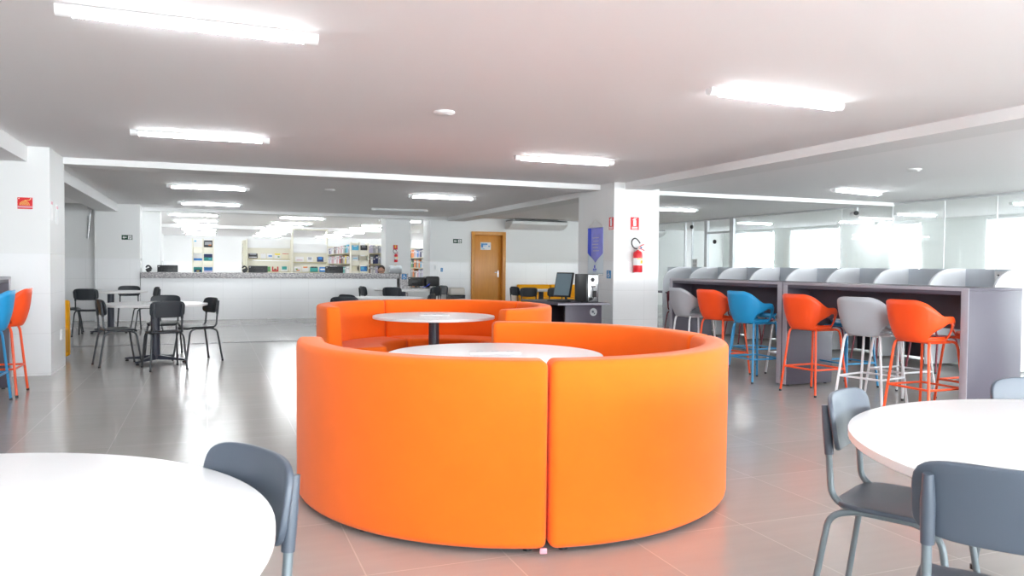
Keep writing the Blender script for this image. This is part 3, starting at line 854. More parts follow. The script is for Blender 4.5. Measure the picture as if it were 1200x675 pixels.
mm = thing('monitor', 'black monitor on the low granite desk, left of the black computer', 'monitor', (4.74, 18.85, .695), 0, None); monitor_parts(mm, .38, .22, .04)
pc = thing('computer', 'black boxy computer with rounded back on the low granite desk', 'computer', (5.14, 18.85, .695), 0)
part_box('case', pc, (0, 0, .15), (.37, .3, .27), M['black_plastic'], .05, seg=4); part_box('recess', pc, (0, -.152, .13), (.22, .006, .15), M['rubber'], .003); part_box('stand', pc, (0, 0, .01), (.24, .2, .02), M['black_plastic'])
cb = obj('cable', (lambda b: (add_tube(b, bend([(4.86, 18.62, .703), (4.92, 18.60, .72), (5.0, 18.62, .76), (5.06, 18.68, .80)], .05), .008, 8), b)[1])(bm_new()), M['banner_blue']); tag(cb, 'short blue cable between the monitor and computer on the low desk', 'cable')
pp_ = obj('crumpled_paper', (lambda b: (add_box(b, (5.12, 18.6, .715), (.16, .1, .04), .015, 2, None), b)[1])(bm_new()), M['paper']); tag(pp_, 'white crumpled paper lying on the low desk before the computer', 'paper')

# person seated behind the counter
def skin_mesh(name, verts, edges, radii, mat, parent, root=0, sub=2):
    me = bpy.data.meshes.new(name); me.from_pydata(verts, edges, []); me.materials.append(mat)
    o = bpy.data.objects.new(name, me); COL.objects.link(o); o.parent = parent
    o.modifiers.new('skin', 'SKIN')
    for i, sv in enumerate(me.skin_vertices[0].data):
        r = radii[i]; sv.radius = (r, r) if not isinstance(r, tuple) else r; sv.use_root = (i == root)
    m = o.modifiers.new('sub', 'SUBSURF'); m.levels = sub; m.render_levels = sub
    return o
pe = thing('person', 'person with short dark hair and glasses, head just above the counter, looking down', 'person', (4.02, 19.55, 0), R(180))
# local: faces +Y before the turn (so towards the camera after it); seated with forearms forward on the work surface
V = [(0, -.05, .46), (0, -.05, .62), (0, -.03, .80), (0, -.01, .92), (0, .02, 1.0), (0, .03, 1.05),
     (-.17, 0, .90), (-.22, .04, .70), (-.13, .22, .585), (.17, 0, .90), (.22, .04, .70), (.13, .22, .585),
     (-.09, .0, .46), (-.11, .40, .47), (-.11, .42, .08), (-.11, .52, .04), (.09, .0, .46), (.11, .40, .47), (.11, .42, .08), (.11, .52, .04)]
E_ = [(0, 1), (1, 2), (2, 3), (3, 4), (4, 5), (3, 6), (6, 7), (7, 8), (3, 9), (9, 10), (10, 11), (0, 12), (12, 13), (13, 14), (14, 15), (0, 16), (16, 17), (17, 18), (18, 19)]
RD = [(.15, .11), (.14, .10), (.15, .10), (.11, .08), .05, .05, .06, .045, .032, .06, .045, .032, .085, .06, .042, .035, .085, .06, .042, .035]
skin_mesh('clothed_body', V, E_, RD, M['shirt'], pe)
bm = bm_new()                                        # head with face
prof = [(0, -.125), (.035, -.12), (.06, -.10), (.072, -.06), (.078, -.01), (.080, .03), (.074, .07), (.05, .10), (0, .112)]
add_lathe(bm, prof, (0, 0, 0), 24)
for v in bm.verts:
    v.co.y *= 1.22
    if v.co.y > .06 and abs(v.co.x) < .02 and -.045 < v.co.z < .015: v.co.y += .022*(1-abs(v.co.x)/.02)
hd = obj('head', bm, M['skin'], pe); hd.location = (0, .045, 1.115); hd.rotation_euler = (R(-22), 0, R(-18))
bm = bm_new(); add_lathe(bm, [(.083, -.03), (.087, .02), (.083, .07), (.058, .108), (0, .125)], (0, -.014, 0), 24)
for v in bm.verts:
    v.co.y *= 1.2
    if v.co.y > .02 and v.co.z < .055: v.co.z = .055+.01*random.random()
obj('hair', bm, M['hair'], hd)
bm = bm_new()
for s in (-1, 1): add_tube(bm, [(s*.035+.022*math.cos(2*PI*k/14), .105, .012+.017*math.sin(2*PI*k/14)) for k in range(15)], .0035, 6, cap=False); add_tube(bm, [(s*.057, .102, .014), (s*.083, .0, .012)], .003, 6)
add_tube(bm, [(-.014, .107, .014), (.014, .107, .014)], .003, 6); obj('glasses', bm, M['rubber'], hd)
for s in (-1, 1):
    bm = bm_new(); add_lathe(bm, [(0, -.012), (.02, -.01), (.03, 0), (.02, .01), (0, .012)], (s*.083, -.005, 0), 12, 'X'); obj('ear', bm, M['skin'], hd)
    hx = s*.12
    bm = bm_new(); add_box(bm, (hx, .27, .575), (.08, .09, .028), .012, 3); obj('hand', bm, M['skin'], pe)
    HV = [(hx, .26, .575)]; HE = []; HR = [.013]
    for q, (dx, ln) in enumerate(((-.03, .065), (-.01, .078), (.01, .072), (.03, .055))):
        i = len(HV); HV += [(hx+dx, .31, .578), (hx+dx*1.1, .31+ln*.5, .58), (hx+dx*1.1, .31+ln, .562)]; HE += [(0, i), (i, i+1), (i+1, i+2)]; HR += [.009, .008, .007]
    i = len(HV); HV += [(hx-s*.045, .27, .575), (hx-s*.058, .31, .573)]; HE += [(0, i), (i, i+1)]; HR += [.010, .008]
    skin_mesh('fingers', HV, HE, HR, M['skin'], pe, sub=1)
st = thing('office_chair', 'swivel chair hidden behind the counter under the seated person', 'chair', (4.02, 19.60, 0), 0)
part_box('seat', st, (0, 0, .335), (.42, .42, .07), M['shirt'], .03); bm = bm_new(); add_lathe(bm, [(0, .0), (.26, 0), (.25, .03), (.03, .05), (.03, .3), (0, .3)], seg=20); obj('base', bm, M['black_plastic'], st)

# ------------------------------------------------------------------ library racks, books and magazines
def pal(c): return pbr('book cover %d' % len(bpy.data.materials), c, .55)
BOOK = {k: pal(v) for k, v in dict(
 black=(.02, .02, .025, 1), navy=(.02, .03, .12, 1), blue=(.03, .20, .55, 1), lightblue=(.10, .45, .70, 1), teal=(.03, .30, .27, 1), grey=(.35, .36, .40, 1),
 lilac=(.50, .47, .62, 1), white=(.75, .74, .74, 1), pink=(.62, .36, .40, 1), red=(.50, .03, .03, 1), brown=(.22, .10, .05, 1), orange=(.75, .22, .04, 1),
 yellow=(.80, .65, .05, 1), green=(.10, .30, .10, 1), cream=(.70, .65, .50, 1)).items()}
ORDN = ['first', 'second', 'third', 'fourth', 'fifth', 'sixth', 'seventh', 'eighth', 'ninth', 'tenth', 'eleventh', 'twelfth', 'thirteenth', 'fourteenth', 'fifteenth', 'sixteenth', 'seventeenth', 'eighteenth', 'nineteenth', 'twentieth']

def book_proto(col, w, h, dpt):
    """spine faces -Y in local space, stands on z=0, centred on x"""
    bm = bm_new()
    add_box(bm, (0, dpt/2, h/2), (w, dpt, h), .0015, 1)
    cover = BOOK[col]
    o = obj('book', bm, cover, smooth=False)
    bm = bm_new(); add_box(bm, (0, -.0005, h*.72), (w*.75, .002, h*.16)); obj('spine_label', bm, BOOK['white'] if col not in ('white', 'cream') else BOOK['grey'], o, smooth=False)
    return o

def book(col, w, h, dpt, loc, rz, label, group):
    o = book_proto(col, w, h, dpt); o.location = loc; o.rotation_euler = (0, 0, rz)
    tag(o, label, 'book', group); return o

def rack_parts(root, length, depth, shelves, height, double=False):
    """local: runs along +X, open side -Y, y 0..depth"""
    for x in (0, length): part_box('end_panel', root, (x, depth/2, height/2), (.03, depth, height), M['cream'], .002)
    for z in shelves:
        part_box('shelf', root, (length/2, depth/2, z-.0125), (length-.03, depth, .025), M['cream_edge'], .002)
    part_box('back_panel', root, (length/2, depth-.005, height/2), (length-.03, .01, height-.05), M['cream'])

def fill_row(cols, x0, x1, z, place, rz, where, group, hmin=.19, hmax=.27):
    n = len(cols); step = (x1-x0)/n
    for k, c in enumerate(cols):
        if c is None: continue
        w = step*.93*random.uniform(.8, 1.0); h = random.uniform(hmin, hmax)
        x = x0+step*(k+.5)
        book(c, w, h, .17, place(x, z), rz, '%s book, %s from left on %s' % (c if c != 'lightblue' else 'pale-blue', ORDN[k], where), group)

SH = [.30, .62, .96, 1.29, 1.62]
# rack seen from its long left side, running away from the camera
r1 = thing('book_rack', 'cream book rack running away from the counter, left of the tall pillar', 'bookcase', (3.96, 28.9, 0), R(-90), 'library book racks'); rack_parts(r1, 4.9, .26, SH, 1.92)
rows = [['white', 'navy', 'lilac', 'white', 'white', 'brown', 'grey', 'white', 'pink', 'white', 'pink', 'white', 'grey', 'teal', 'lightblue', 'grey'],
        ['white', 'lilac', 'white', 'pink', 'pink', 'white', 'white', 'pink', 'white', 'red', 'black', 'brown', 'grey', 'yellow', 'lilac', 'white'],
        ['grey', 'brown', 'white', 'brown', 'lilac', 'white', 'brown', 'white', 'grey', 'black', 'white', 'teal', 'teal', 'grey', 'white', 'white']]
for z, row, nm in zip((1.62, 1.29, .96), rows, ('top', 'second', 'third')):
    fill_row(row, .1, 4.8, z, lambda x, z: (3.97, 28.9-x, z), R(-90), '%s shelf, long rack left of tall pillar' % nm, 'books on the long rack left of the tall pillar')
# its end: two stacks of slanted display pockets facing the camera
en = thing('display_tower', 'cream end unit with two stacks of display pockets, left of the seated person', 'display rack', (3.97, 23.72, 0), 0, 'display towers')
def tower_parts(root, w):
    for x in (0, w/2, w): part_box('upright', root, (x, .12, .97), (.022, .24, 1.94), M['cream'], .002)
    for i, x in enumerate((w*.25, w*.75)):
        for z in (.92, 1.24, 1.56):
            part_box('pocket', root, (x, .02, z+.06), (w/2-.03, .02, .15), M['cream'], .003)
            part_box('pocket_floor', root, (x, .12, z-.005), (w/2-.03, .2, .012), M['cream_edge'])
            part_box('pocket_back', root, (x, .215, z+.14), (w/2-.03, .01, .28), M['cream'])
tower_parts(en, .52)
def leaflet(c, loc, w, h, label, group, band=None):
    o = obj('magazine', (lambda b: (add_box(b, (0, 0, h/2), (w, .008, h), .001, 1), b)[1])(bm_new()), BOOK[c], smooth=False)
    o.location = loc; o.rotation_euler = (R(-9), 0, 0); tag(o, label, 'magazine', group)
    if band:
        for q, (cc, dx, dz, bw, bh) in enumerate(band):
            obj('cover_print', (lambda b: (add_box(b, (dx*w, -.0045-.0005*q, h*dz), (bw*w, .002, bh*h)), b)[1])(bm_new()), BOOK[cc], o, smooth=False)
    return o
TG = 'magazines in the end pockets by the tall pillar'
for x, z, c, lb, bd in ((.13, 1.57, 'lightblue', 'light blue magazine in the top left end pocket beside the tall pillar', [('white', 0, .9, .5, .1)]),
                        (.39, 1.57, 'black', 'dark magazine in the top right end pocket beside the tall pillar', [('grey', 0, .85, .6, .12)]),
                        (.13, 1.25, 'white', 'white leaflet with blue print in the middle left end pocket by the tall pillar', [('lightblue', 0, .7, .7, .1)]),
                        (.13, .93, 'cream', 'cream leaflet in the lower left end pocket by the tall pillar', [('black', .42, .75, .14, .4)]),
                        (.39, .93, 'blue', 'blue and turquoise magazine in the lower right end pocket by the tall pillar', [('lightblue', -.2, .78, .5, .3)])):
    leaflet(c, (3.97+x, 23.72+.06, z), .2, .28, lb, TG, bd)
# rack facing the camera behind the person
r2 = thing('book_rack', 'cream book rack facing the camera behind the seated person', 'bookcase', (4.53, 24.2, 0), 0, 'library book racks'); rack_parts(r2, .95, .26, SH, 1.92)
rows = [['lilac', 'lilac', 'grey', 'white', 'grey', 'lilac', 'lilac', 'white', 'grey', 'green', 'grey'],
        ['brown', 'white', 'navy', 'navy', 'grey', 'lilac', 'cream', 'teal', 'grey', 'lilac', 'brown'],
        ['brown', 'white', 'white', 'lilac', 'navy', 'grey', 'pink', 'white', 'green', 'black', 'white']]
for z, row, nm in zip((1.62, 1.29, .96), rows, ('top', 'second', 'third')):
    fill_row(row, .03, .92, z, lambda x, z: (4.53+x, 24.21, z), 0, '%s shelf, rack behind the person' % nm, 'books on the rack behind the person')
# rack right of the tall pillar
r3 = thing('book_rack', 'cream book rack with colourful books, right of the tall pillar', 'bookcase', (6.03, 24.9, 0), R(-90), 'library book racks'); rack_parts(r3, 3.2, .26, [.26, .56, .88, 1.18, 1.50], 1.82)
rows = [['brown', 'orange', 'orange', 'grey', 'lilac', 'blue', 'lilac', 'navy', 'white', 'lightblue', 'lightblue', 'lightblue', 'white', 'red', 'brown', 'grey'],
        ['grey', 'green', 'black', 'orange', 'brown', 'grey', 'orange', 'lightblue', 'white', 'red', 'red', 'pink', 'yellow', 'teal', 'yellow', 'yellow'],
        ['grey', 'grey', 'orange', 'brown', 'white', 'pink', 'lilac', 'grey', 'lilac', 'blue', 'blue', 'white', 'grey', 'blue', 'yellow', 'green'],
        ['brown', 'black', 'orange', 'orange', 'cream', 'brown', 'black', 'grey', 'grey', 'white', 'grey', 'black', 'lightblue', 'lightblue', 'grey', 'white']]
for z, row, nm in zip((1.50, 1.18, .88, .56), rows, ('top', 'second', 'third', 'fourth')):
    fill_row(row, .1, 3.1, z, lambda x, z: (6.04, 24.9-x, z), R(-90), '%s shelf, rack right of tall pillar' % nm, 'books on the rack right of the tall pillar')

# magazine display racks in the middle
def mag_rack(root, w, h, bins, header):
    for x in (0, w): part_box('upright', root, (x, .15, h/2), (.028, .30, h), M['cream'], .002)
    for z in bins:
        part_box('display_panel', root, (w/2, .10, z+.15), (w-.03, .012, .30), M['cream'], .002, None)
        part_box('ledge', root, (w/2, .06, z-.012), (w-.03, .11, .028), M['cream_edge'], .002)
        part_box('shelf', root, (w/2, .18, z+.31), (w-.03, .2, .02), M['cream'])
    part_box('header_panel', root, (w/2, .05, header), (w-.03, .012, .26), M['sign_white'], .002)
k1 = thing('magazine_rack', 'cream magazine display rack left of the taller one, behind the middle monitor', 'display rack', (.98, 23.95, 0), 0, 'magazine racks'); mag_rack(k1, 1.24, 1.98, [.34, .68, 1.02, 1.40], 1.85)
k2 = thing('magazine_rack', 'taller cream magazine display rack with open top bay, behind the counter', 'display rack', (2.24, 23.6, 0), 0, 'magazine racks'); mag_rack(k2, 1.0, 2.30, [.34, .68, 1.02, 1.32], 1.72)
part_box('top_bar', k2, (.5, .15, 2.28), (1.0, .3, .03), M['cream'])
MGG = 'magazines on the display racks'
def mags(ox, oy, items):
    for x, z, c, w, h, lb, bd in items: leaflet(c, (ox+x, oy+.075, z), w, h, lb, MGG, bd)
mags(.98, 23.95, [
 (.17, 1.41, 'black', .26, .25, 'black and white photo magazine on the upper shelf of the left display rack', [('grey', 0, .62, .7, .35), ('white', 0, .15, .8, .1)]),
 (.46, 1.41, 'white', .15, .24, 'white magazine with a red portrait on the upper shelf of the left display rack', [('red', -.1, .78, .6, .28)]),
 (.64, 1.41, 'white', .15, .20, 'white and blue leaflet beside the portrait magazine', [('blue', .1, .4, .7, .2)]),
 (.86, 1.41, 'white', .17, .19, 'lime green and white magazine on the upper shelf of the left display rack', [('yellow', 0, .78, .9, .4), ('green', .2, .3, .3, .2)]),
 (1.09, 1.41, 'cream', .19, .21, 'cream magazine with a red title on the upper shelf of the left display rack', [('red', 0, .82, .95, .3)]),
 (.80, 1.03, 'red', .18, .20, 'red magazine with a pale shield on the lower shelf of the left display rack', [('cream', 0, .5, .6, .5), ('brown', 0, .3, .4, .3)]),
 (1.06, 1.03, 'white', .18, .20, 'white magazine with a mint shield on the lower shelf of the left display rack', [('teal', 0, .55, .8, .5)]),
 (.60, 1.03, 'green', .12, .25, 'green and yellow magazine behind the right side of the middle monitor', [('yellow', 0, .9, .9, .15)])])
mags(2.24, 23.6, [
 (.20, 1.33, 'white', .24, .23, 'white magazine with a blue title strip on the taller display rack', [('lightblue', 0, .88, .98, .2), ('pink', 0, .2, .7, .1)]),
 (.50, 1.33, 'white', .17, .19, 'plain white leaflet in the middle of the upper shelf on the taller display rack', [('grey', 0, .5, .6, .4)]),
 (.80, 1.33, 'navy', .19, .22, 'navy magazine with a yellow strip on the taller display rack', [('yellow', 0, .93, .95, .12), ('blue', 0, .5, .6, .4)]),
 (.14, 1.03, 'white', .19, .22, 'white magazine with an orange and green drawing on the taller display rack', [('green', -.1, .35, .3, .2), ('orange', .1, .2, .5, .15)]),
 (.37, 1.03, 'white', .18, .22, 'white magazine with an orange swirl on the taller display rack', [('orange', 0, .7, .7, .35)]),
 (.62, 1.03, 'teal', .23, .26, 'emerald and black magazine on the taller display rack', [('black', 0, .55, .8, .2), ('grey', 0, .93, .9, .14)]),
 (.87, 1.03, 'blue', .19, .19, 'blue and white magazine at the right end of the taller display rack', [('white', 0, .4, .7, .25)])])
# side of the left display rack: dark binders
fill_row(['navy', 'grey', 'lilac', 'navy', 'grey'], .0, .8, 1.62, lambda x, z: (.90, 24.35+.8-x, z), R(-90), 'top side shelf, left magazine rack', 'binders on the side of the left display rack')
fill_row(['grey', 'lilac', 'grey', 'navy', 'grey'], .0, .8, 1.29, lambda x, z: (.90, 24.35+.8-x, z), R(-90), 'second side shelf, left magazine rack', 'binders on the side of the left display rack')
fill_row(['navy', 'red', 'teal', 'black', 'grey'], .0, .8, .96, lambda x, z: (.90, 24.35+.8-x, z), R(-90), 'third side shelf, left magazine rack', 'binders on the side of the left display rack')
r4 = thing('book_rack', 'cream side rack of dark binders at the left end of the magazine racks', 'bookcase', (.88, 25.2, 0), R(-90), 'library book racks'); rack_parts(r4, .9, .26, SH, 1.95)
# narrow display tower on the left
k3 = thing('display_tower', 'narrow cream display tower with two stacks of pockets, standing alone on the left', 'display rack', (-.49, 23.9, 0), 0, 'display towers')
for x in (0, .28, .55): part_box('upright', k3, (x, .12, .98), (.03, .24, 1.96), M['cream'], .002)
for i, x in enumerate((.14, .415)):
    for z in (.78, 1.16, 1.55):
        part_box('pocket', k3, (x, .02, z+.08), (.24, .02, .17), M['cream'], .003); part_box('pocket_floor', k3, (x, .12, z), (.24, .2, .012), M['cream_edge']); part_box('pocket_back', k3, (x, .23, z+.17), (.24, .01, .34), M['cream'])
KG = 'magazines in the narrow tower'
for x, z, c, h, lb, bd in ((.14, 1.56, 'white', .37, 'white magazine in the top left pocket of the narrow tower', [('lightblue', -.3, .9, .25, .1)]),
                          (.415, 1.56, 'black', .36, 'dark magazine in the top right pocket of the narrow tower', [('grey', 0, .75, .8, .25), ('orange', .2, .62, .3, .08)]),
                          (.14, 1.17, 'white', .36, 'white magazine with a blue strip in the middle left pocket of the narrow tower', [('blue', 0, .55, .98, .18)]),
                          (.415, 1.17, 'teal', .36, 'navy and teal magazine in the middle right pocket of the narrow tower', [('navy', 0, .85, .98, .28), ('lightblue', .2, .6, .3, .1)]),
                          (.14, .79, 'teal', .36, 'teal magazine in the lower left pocket of the narrow tower', [('navy', 0, .7, .8, .2), ('yellow', 0, .68, .3, .06)]),
                          (.415, .79, 'blue', .36, 'blue magazine in the lower right pocket of the narrow tower', [('lilac', 0, .62, .98, .2), ('teal', 0, .45, .98, .12)])):
    leaflet(c, (-.49+x, 23.9+.075, z), .23, h, lb, KG, bd)

# ------------------------------------------------------------------ fire extinguishers and signs
def extinguisher(loc, s, label):
    t = thing('fire_extinguisher', label, 'fire extinguisher', loc, 0, 'fire extinguishers'); t.scale = (s, s, s)
    bm = bm_new(); add_lathe(bm, [(0, 0), (.082, 0), (.086, .012), (.086, .33), (.078, .37), (.05, .395), (.022, .405), (.022, .42), (0, .42)], seg=28); cyl = obj('cylinder', bm, M['red'], t)
    bm = bm_new(); add_lathe(bm, [(.0865, .13), (.088, .13), (.088, .265), (.0865, .265)], seg=28); lb = obj('label_band', bm, M['sign_white'], cyl)
    bm = bm_new()
    for a in (-1.45, -.95):
        add_box(bm, (.0885*math.cos(a), .0885*math.sin(a), .19), (.055, .004, .06), rot=None)
    bm.free()
    bm = bm_new(); g = [[], []]
    for k in range(7):
        a = -1.5+.95*k/6
        for j, z in enumerate((.165, .225)): g[j].append(bm.verts.new((.0895*math.cos(a), .0895*math.sin(a), z)))
    for k in range(6): bm.faces.new((g[0][k], g[0][k+1], g[1][k+1], g[1][k]))
    g = [[], []]
    for k in range(11):
        a = -2.2+1.6*k/10
        for j, z in enumerate((.245, .262)): g[j].append(bm.verts.new((.0895*math.cos(a), .0895*math.sin(a), z)))
    for k in range(10): bm.faces.new((g[0][k], g[0][k+1], g[1][k+1], g[1][k]))
    obj('label_print', bm, M['sign_yellow'], cyl)
    bm = bm_new(); add_lathe(bm, [(0, .41), (.018, .41), (.018, .46), (.012, .475), (0, .475)], seg=16); obj('valve', bm, M['steel'], t)
    bm = bm_new(); add_tube(bm, [(.0, 0, .455), (.06, -.02, .50), (.11, -.03, .52)], .008, 8); obj('handle', bm, M['red'], t)
    bm = bm_new(); add_tube(bm, [(.0, 0, .45), (.07, -.02, .435), (.125, -.03, .405)], .008, 8); obj('lever', bm, M['red'], t)
    bm = bm_new(); add_lathe(bm, [(0, -.012), (.016, -.012), (.016, .012), (0, .012)], (.055, -.025, .462), 12, 'Y'); obj('gauge', bm, M['sign_blue'], t)
    cpts = [(-.01, 0, .44), (-.06, -.01, .44), (-.12, -.02, .475), (-.15, -.02, .54), (-.13, -.02, .61), (-.07, -.02, .64), (-.01, -.02, .60), (.03, -.03, .54)]
    bm = bm_new(); add_tube(bm, bend(cpts, .05, 5), .012, 10); obj('hose', bm, M['rubber'], t)
    bm = bm_new(); add_box(bm, (0, .085, .40), (.05, .03, .05), .004); add_tube(bm, [(0, .085, .41), (0, .0, .425)], .008, 8); obj('wall_bracket', bm, M['steel'], t)
extinguisher((5.935, 10.122, 1.175), .80, 'red fire extinguisher with black hose hanging on the white pillar')
extinguisher((4.47, 19.848, 1.33), .52, 'small red fire extinguisher on the tall pillar behind the counter')

def plate(name, label, cat, loc, facing, w, h, mat, parts=(), group=None, thick=.004):
    rz = {'-Y': 0, '-X': R(-90), '+X': R(90)}[facing]
    t = thing(name, label, cat, loc, rz, group, R(90))
    part_box('panel', t, (0, 0, thick/2), (w, h, thick), mat, 0)
    for nm, mt, fn in parts:
        bm = bm_new(); fn(bm, thick); obj(nm, bm, mt, t, smooth=False)
    return t
def rect(x0, y0, x1, y1, d=.0015):
    def f(bm, z): add_box(bm, ((x0+x1)/2, (y0+y1)/2, z+d/2), (x1-x0, y1-y0, d))
    return f
def rects(L):
    def f(bm, z):
        for q in L: rect(*q)(bm, z)
    return f
def ext_glyph(s):
    def f(bm, z):
        P = [(-.22, -.5), (.22, -.5), (.22, .2), (.1, .34), (.1, .44), (.3, .44), (.3, .52), (-.1, .52), (-.34, .3), (-.28, .24), (-.1, .38), (-.1, .34), (-.22, .2)]
        add_prism(bm, [(x*s, y*s+.02) for x, y in P], z, z+.0015)
    return f
EXS = [('pictogram', M['sign_white'], ext_glyph(.115)), ('caption', M['sign_white'], rects([(-.05, -.062, .05, -.050), (-.05, -.082, .05, -.070)]))]
plate('sign', 'red fire extinguisher sign on the front of the white pillar', 'sign', (5.92, 10.2, 1.905), '-Y', .142, .188, M['sign_red'], EXS, 'fire signs')
plate('sign', 'red fire extinguisher sign on the left side of the white pillar, right of the banner', 'sign', (5.57, 10.28, 1.90), '-X', .137, .185, M['sign_red'], EXS, 'fire signs')
plate('sign', 'small red extinguisher sign on the tall pillar behind the counter', 'sign', (4.465, 19.9, 1.714), '-Y', .11, .12, M['sign_red'], [('pictogram', M['sign_yellow'], ext_glyph(.075))], 'fire signs')
plate('sign', 'small red marker below the extinguisher on the tall pillar', 'sign', (4.495, 19.9, 1.106), '-Y', .05, .13, M['sign_red'], [('caption', M['sign_white'], rects([(-.012, .0, .012, .05)]))])
plate('sign', 'tiny yellow marker on the tall pillar behind the counter', 'sign', (4.47, 19.9, 1.23), '-Y', .05, .05, M['sign_yellow'], [('caption', M['sign_white'], rects([(-.012, -.006, .012, .006)]))])

def wheelchair(s):
    def f(bm, z):
        def bar(p, q, w):
            a, b = Vector((*p, 0)), Vector((*q, 0)); d = (b-a); n = Vector((-d.y, d.x, 0)).normalized()*w/2
            add_prism(bm, [(v.x*s, v.y*s) for v in (a-n, b-n, b+n, a+n)], z, z+.0015)
        add_prism(bm, [(s*(-.05+.085*math.cos(2*PI*k/14)), s*(.36+.085*math.sin(2*PI*k/14))) for k in range(14)], z, z+.0015)
        bar((-.05, .27), (-.02, -.02), .10); bar((-.04, .12), (.17, .12), .06); bar((-.02, -.02), (.18, -.02), .08); bar((.17, 0), (.28, -.26), .08); bar((.26, -.26), (.36, -.22), .06)
        P = [(s*(-.04+.27*math.cos(a)), s*(-.15+.27*math.sin(a))) for a in [R(115+k*14) for k in range(17)]]
        Q = [(s*(-.04+.20*math.cos(a)), s*(-.15+.20*math.sin(a))) for a in [R(115+k*14) for k in range(17)]]
        for k in range(16): add_prism(bm, [P[k], P[k+1], Q[k+1], Q[k]], z, z+.0015)
    return f
plate('sign', 'blue wheelchair access sign on the white pillar beside the banner', 'sign', (5.57, 10.34, 1.14), '-X', .13, .12, M['sign_blue'], [('pictogram', M['sign_white'], wheelchair(.11))], 'access signs')
plate('sign', 'blue wheelchair access sign on the granite end of the counter', 'sign', (4.36, 18.459, .975), '-Y', .12, .13, M['sign_blue'], [('pictogram', M['sign_white'], wheelchair(.12))], 'access signs')
plate('sign', 'small pale blue sign on the white column left of the exit sign', 'sign', (5.60, 19.5, 1.14), '-Y', .06, .10, M['sign_blue'], [('pictogram', M['sign_white'], wheelchair(.06))], 'access signs')

def arrow(w, h):
    def f(bm, z):
        P = [(-.42, 0), (-.26, .26), (-.26, .08), (-.04, .08), (-.04, -.08), (-.26, -.08), (-.26, -.26)]
        add_prism(bm, [(x*w, y*h*1.1) for x, y in P], z, z+.0015)
    return f
def runner(w, h):
    def f(bm, z):
        cx = .26*w
        add_prism(bm, [(cx+.07*h*math.cos(2*PI*k/10), .24*h+.07*h*math.sin(2*PI*k/10)) for k in range(10)], z+.0015, z+.003)
        for p in ([(-.05, .16), (.05, .16), (.08, -.05), (-.06, -.05)], [(-.06, -.05), (.02, -.05), (-.12, -.32), (-.2, -.3)], [(.0, -.05), (.08, -.05), (.2, -.22), (.13, -.28)], [(.03, .15), (.18, .02), (.14, -.03), (.0, .08)], [(-.03, .15), (-.18, .0), (-.14, -.04), (0, .08)]):
            add_prism(bm, [(cx+x*h, y*h) for x, y in p], z+.0015, z+.003)
    return f
def exit_parts(w, h): return [('arrow', M['sign_white'], arrow(w, h)), ('square', M['sign_white'], rect(.10*w, -.38*h, .42*w, .38*h)), ('running_figure', M['sign_green'], runner(w, h))]
plate('sign', 'dark green exit sign with arrow and running figure on the far left wall', 'sign', (-1.68, 18.55, 1.795), '-Y', .21, .10, M['sign_green'], exit_parts(.21, .10), 'exit signs')
plate('sign', 'dark green exit sign with arrow and running figure left of the wooden door', 'sign', (6.02, 19.5, 1.895), '-Y', .235, .11, M['sign_green'], exit_parts(.235, .11), 'exit signs')

def hose_glyph(bm, z):
    for r0 in (.012, .024, .036, .048):
        n = 22
        P = [(-.004+r0*math.cos(PI*k/n*1.0), -.022+r0*1.02*math.sin(PI*k/n)) for k in range(n+1)]; Q = [(-.004+(r0-.0055)*math.cos(PI*k/n), -.022+(r0-.0055)*1.02*math.sin(PI*k/n)) for k in range(n+1)]
        for k in range(n): add_prism(bm, [P[k], P[k+1], Q[k+1], Q[k]], z, z+.0015)
    add_prism(bm, [(-.004, .026), (.045, .032), (.055, .046), (.045, .044), (.035, .038), (-.004, .034)], z, z+.0015)
plate('sign', 'red square sign with a pale coiled fire hose on the left pillar', 'sign', (-1.885, 9.81, 1.888), '-Y', .142, .125, M['sign_red'],
      [('hose_pictogram', M['sign_gold'], hose_glyph), ('caption', M['pink'], rects([(-.069, -.050, .069, -.030)])), ('corner_mark', M['sign_white'], rects([(-.062, .046, -.052, .056), (.048, .046, .058, .056)]))], 'fire signs')
for y, z, lb in ((9.90, 1.83, 'narrow white framed notice on the side of the left pillar, nearer its corner'), (10.22, 1.80, 'narrow white framed notice on the side of the left pillar, farther from its corner')):
    plate('notice', lb, 'notice', (-1.65, y, z), '+X', .15, .22, M['sign_white'], [('print', M['pink'], rects([(-.05, .06, .05, .09)])), ('border', M['lamp_off'], rects([(-.075, -.11, -.068, .11)])), ('border', M['lamp_off'], rects([(.068, -.11, .075, .11)]))], 'notices on the left pillar')
so_ = plate('socket_plate', 'white wall socket low on the side of the left pillar', 'socket', (-1.65, 10.42, .40), '+X', .075, .12, M['white_plastic'], [('socket_hole', M['lamp_off'], rects([(-.018, .01, .018, .04), (-.018, -.04, .018, -.01)]))], None, .012)
plate('door_sign', 'white and blue sign plate on the wooden door', 'sign', (6.83, 19.578, 1.78), '-Y', .29, .20, M['sign_white'],
      [('blue_field', M['sign_blue'], rects([(-.13, -.04, -.07, .07), (-.07, .03, .05, .07), (.08, -.02, .12, .01)])), ('print', BOOK['lightblue'], rects([(-.05, .0, .02, .015), (-.13, -.08, -.03, -.065)]))])
plate('notice', 'small printed notice on the post of the glass wall', 'notice', (XG-.03, 17.46, 1.36), '-X', .22, .24, M['sign_white'], [('print', M['lamp_off'], rects([(-.08, .03, -.02, .09), (.02, .03, .08, .09), (-.08, -.08, .08, -.02)]))])
plate('notice', 'small pale wall plate on the white column right of the library racks', 'notice', (5.42, 19.5, 1.20), '-Y', .09, .18, M['white_plastic'], [('print', M['lamp_off'], rects([(-.02, -.05, .02, .05)]))])

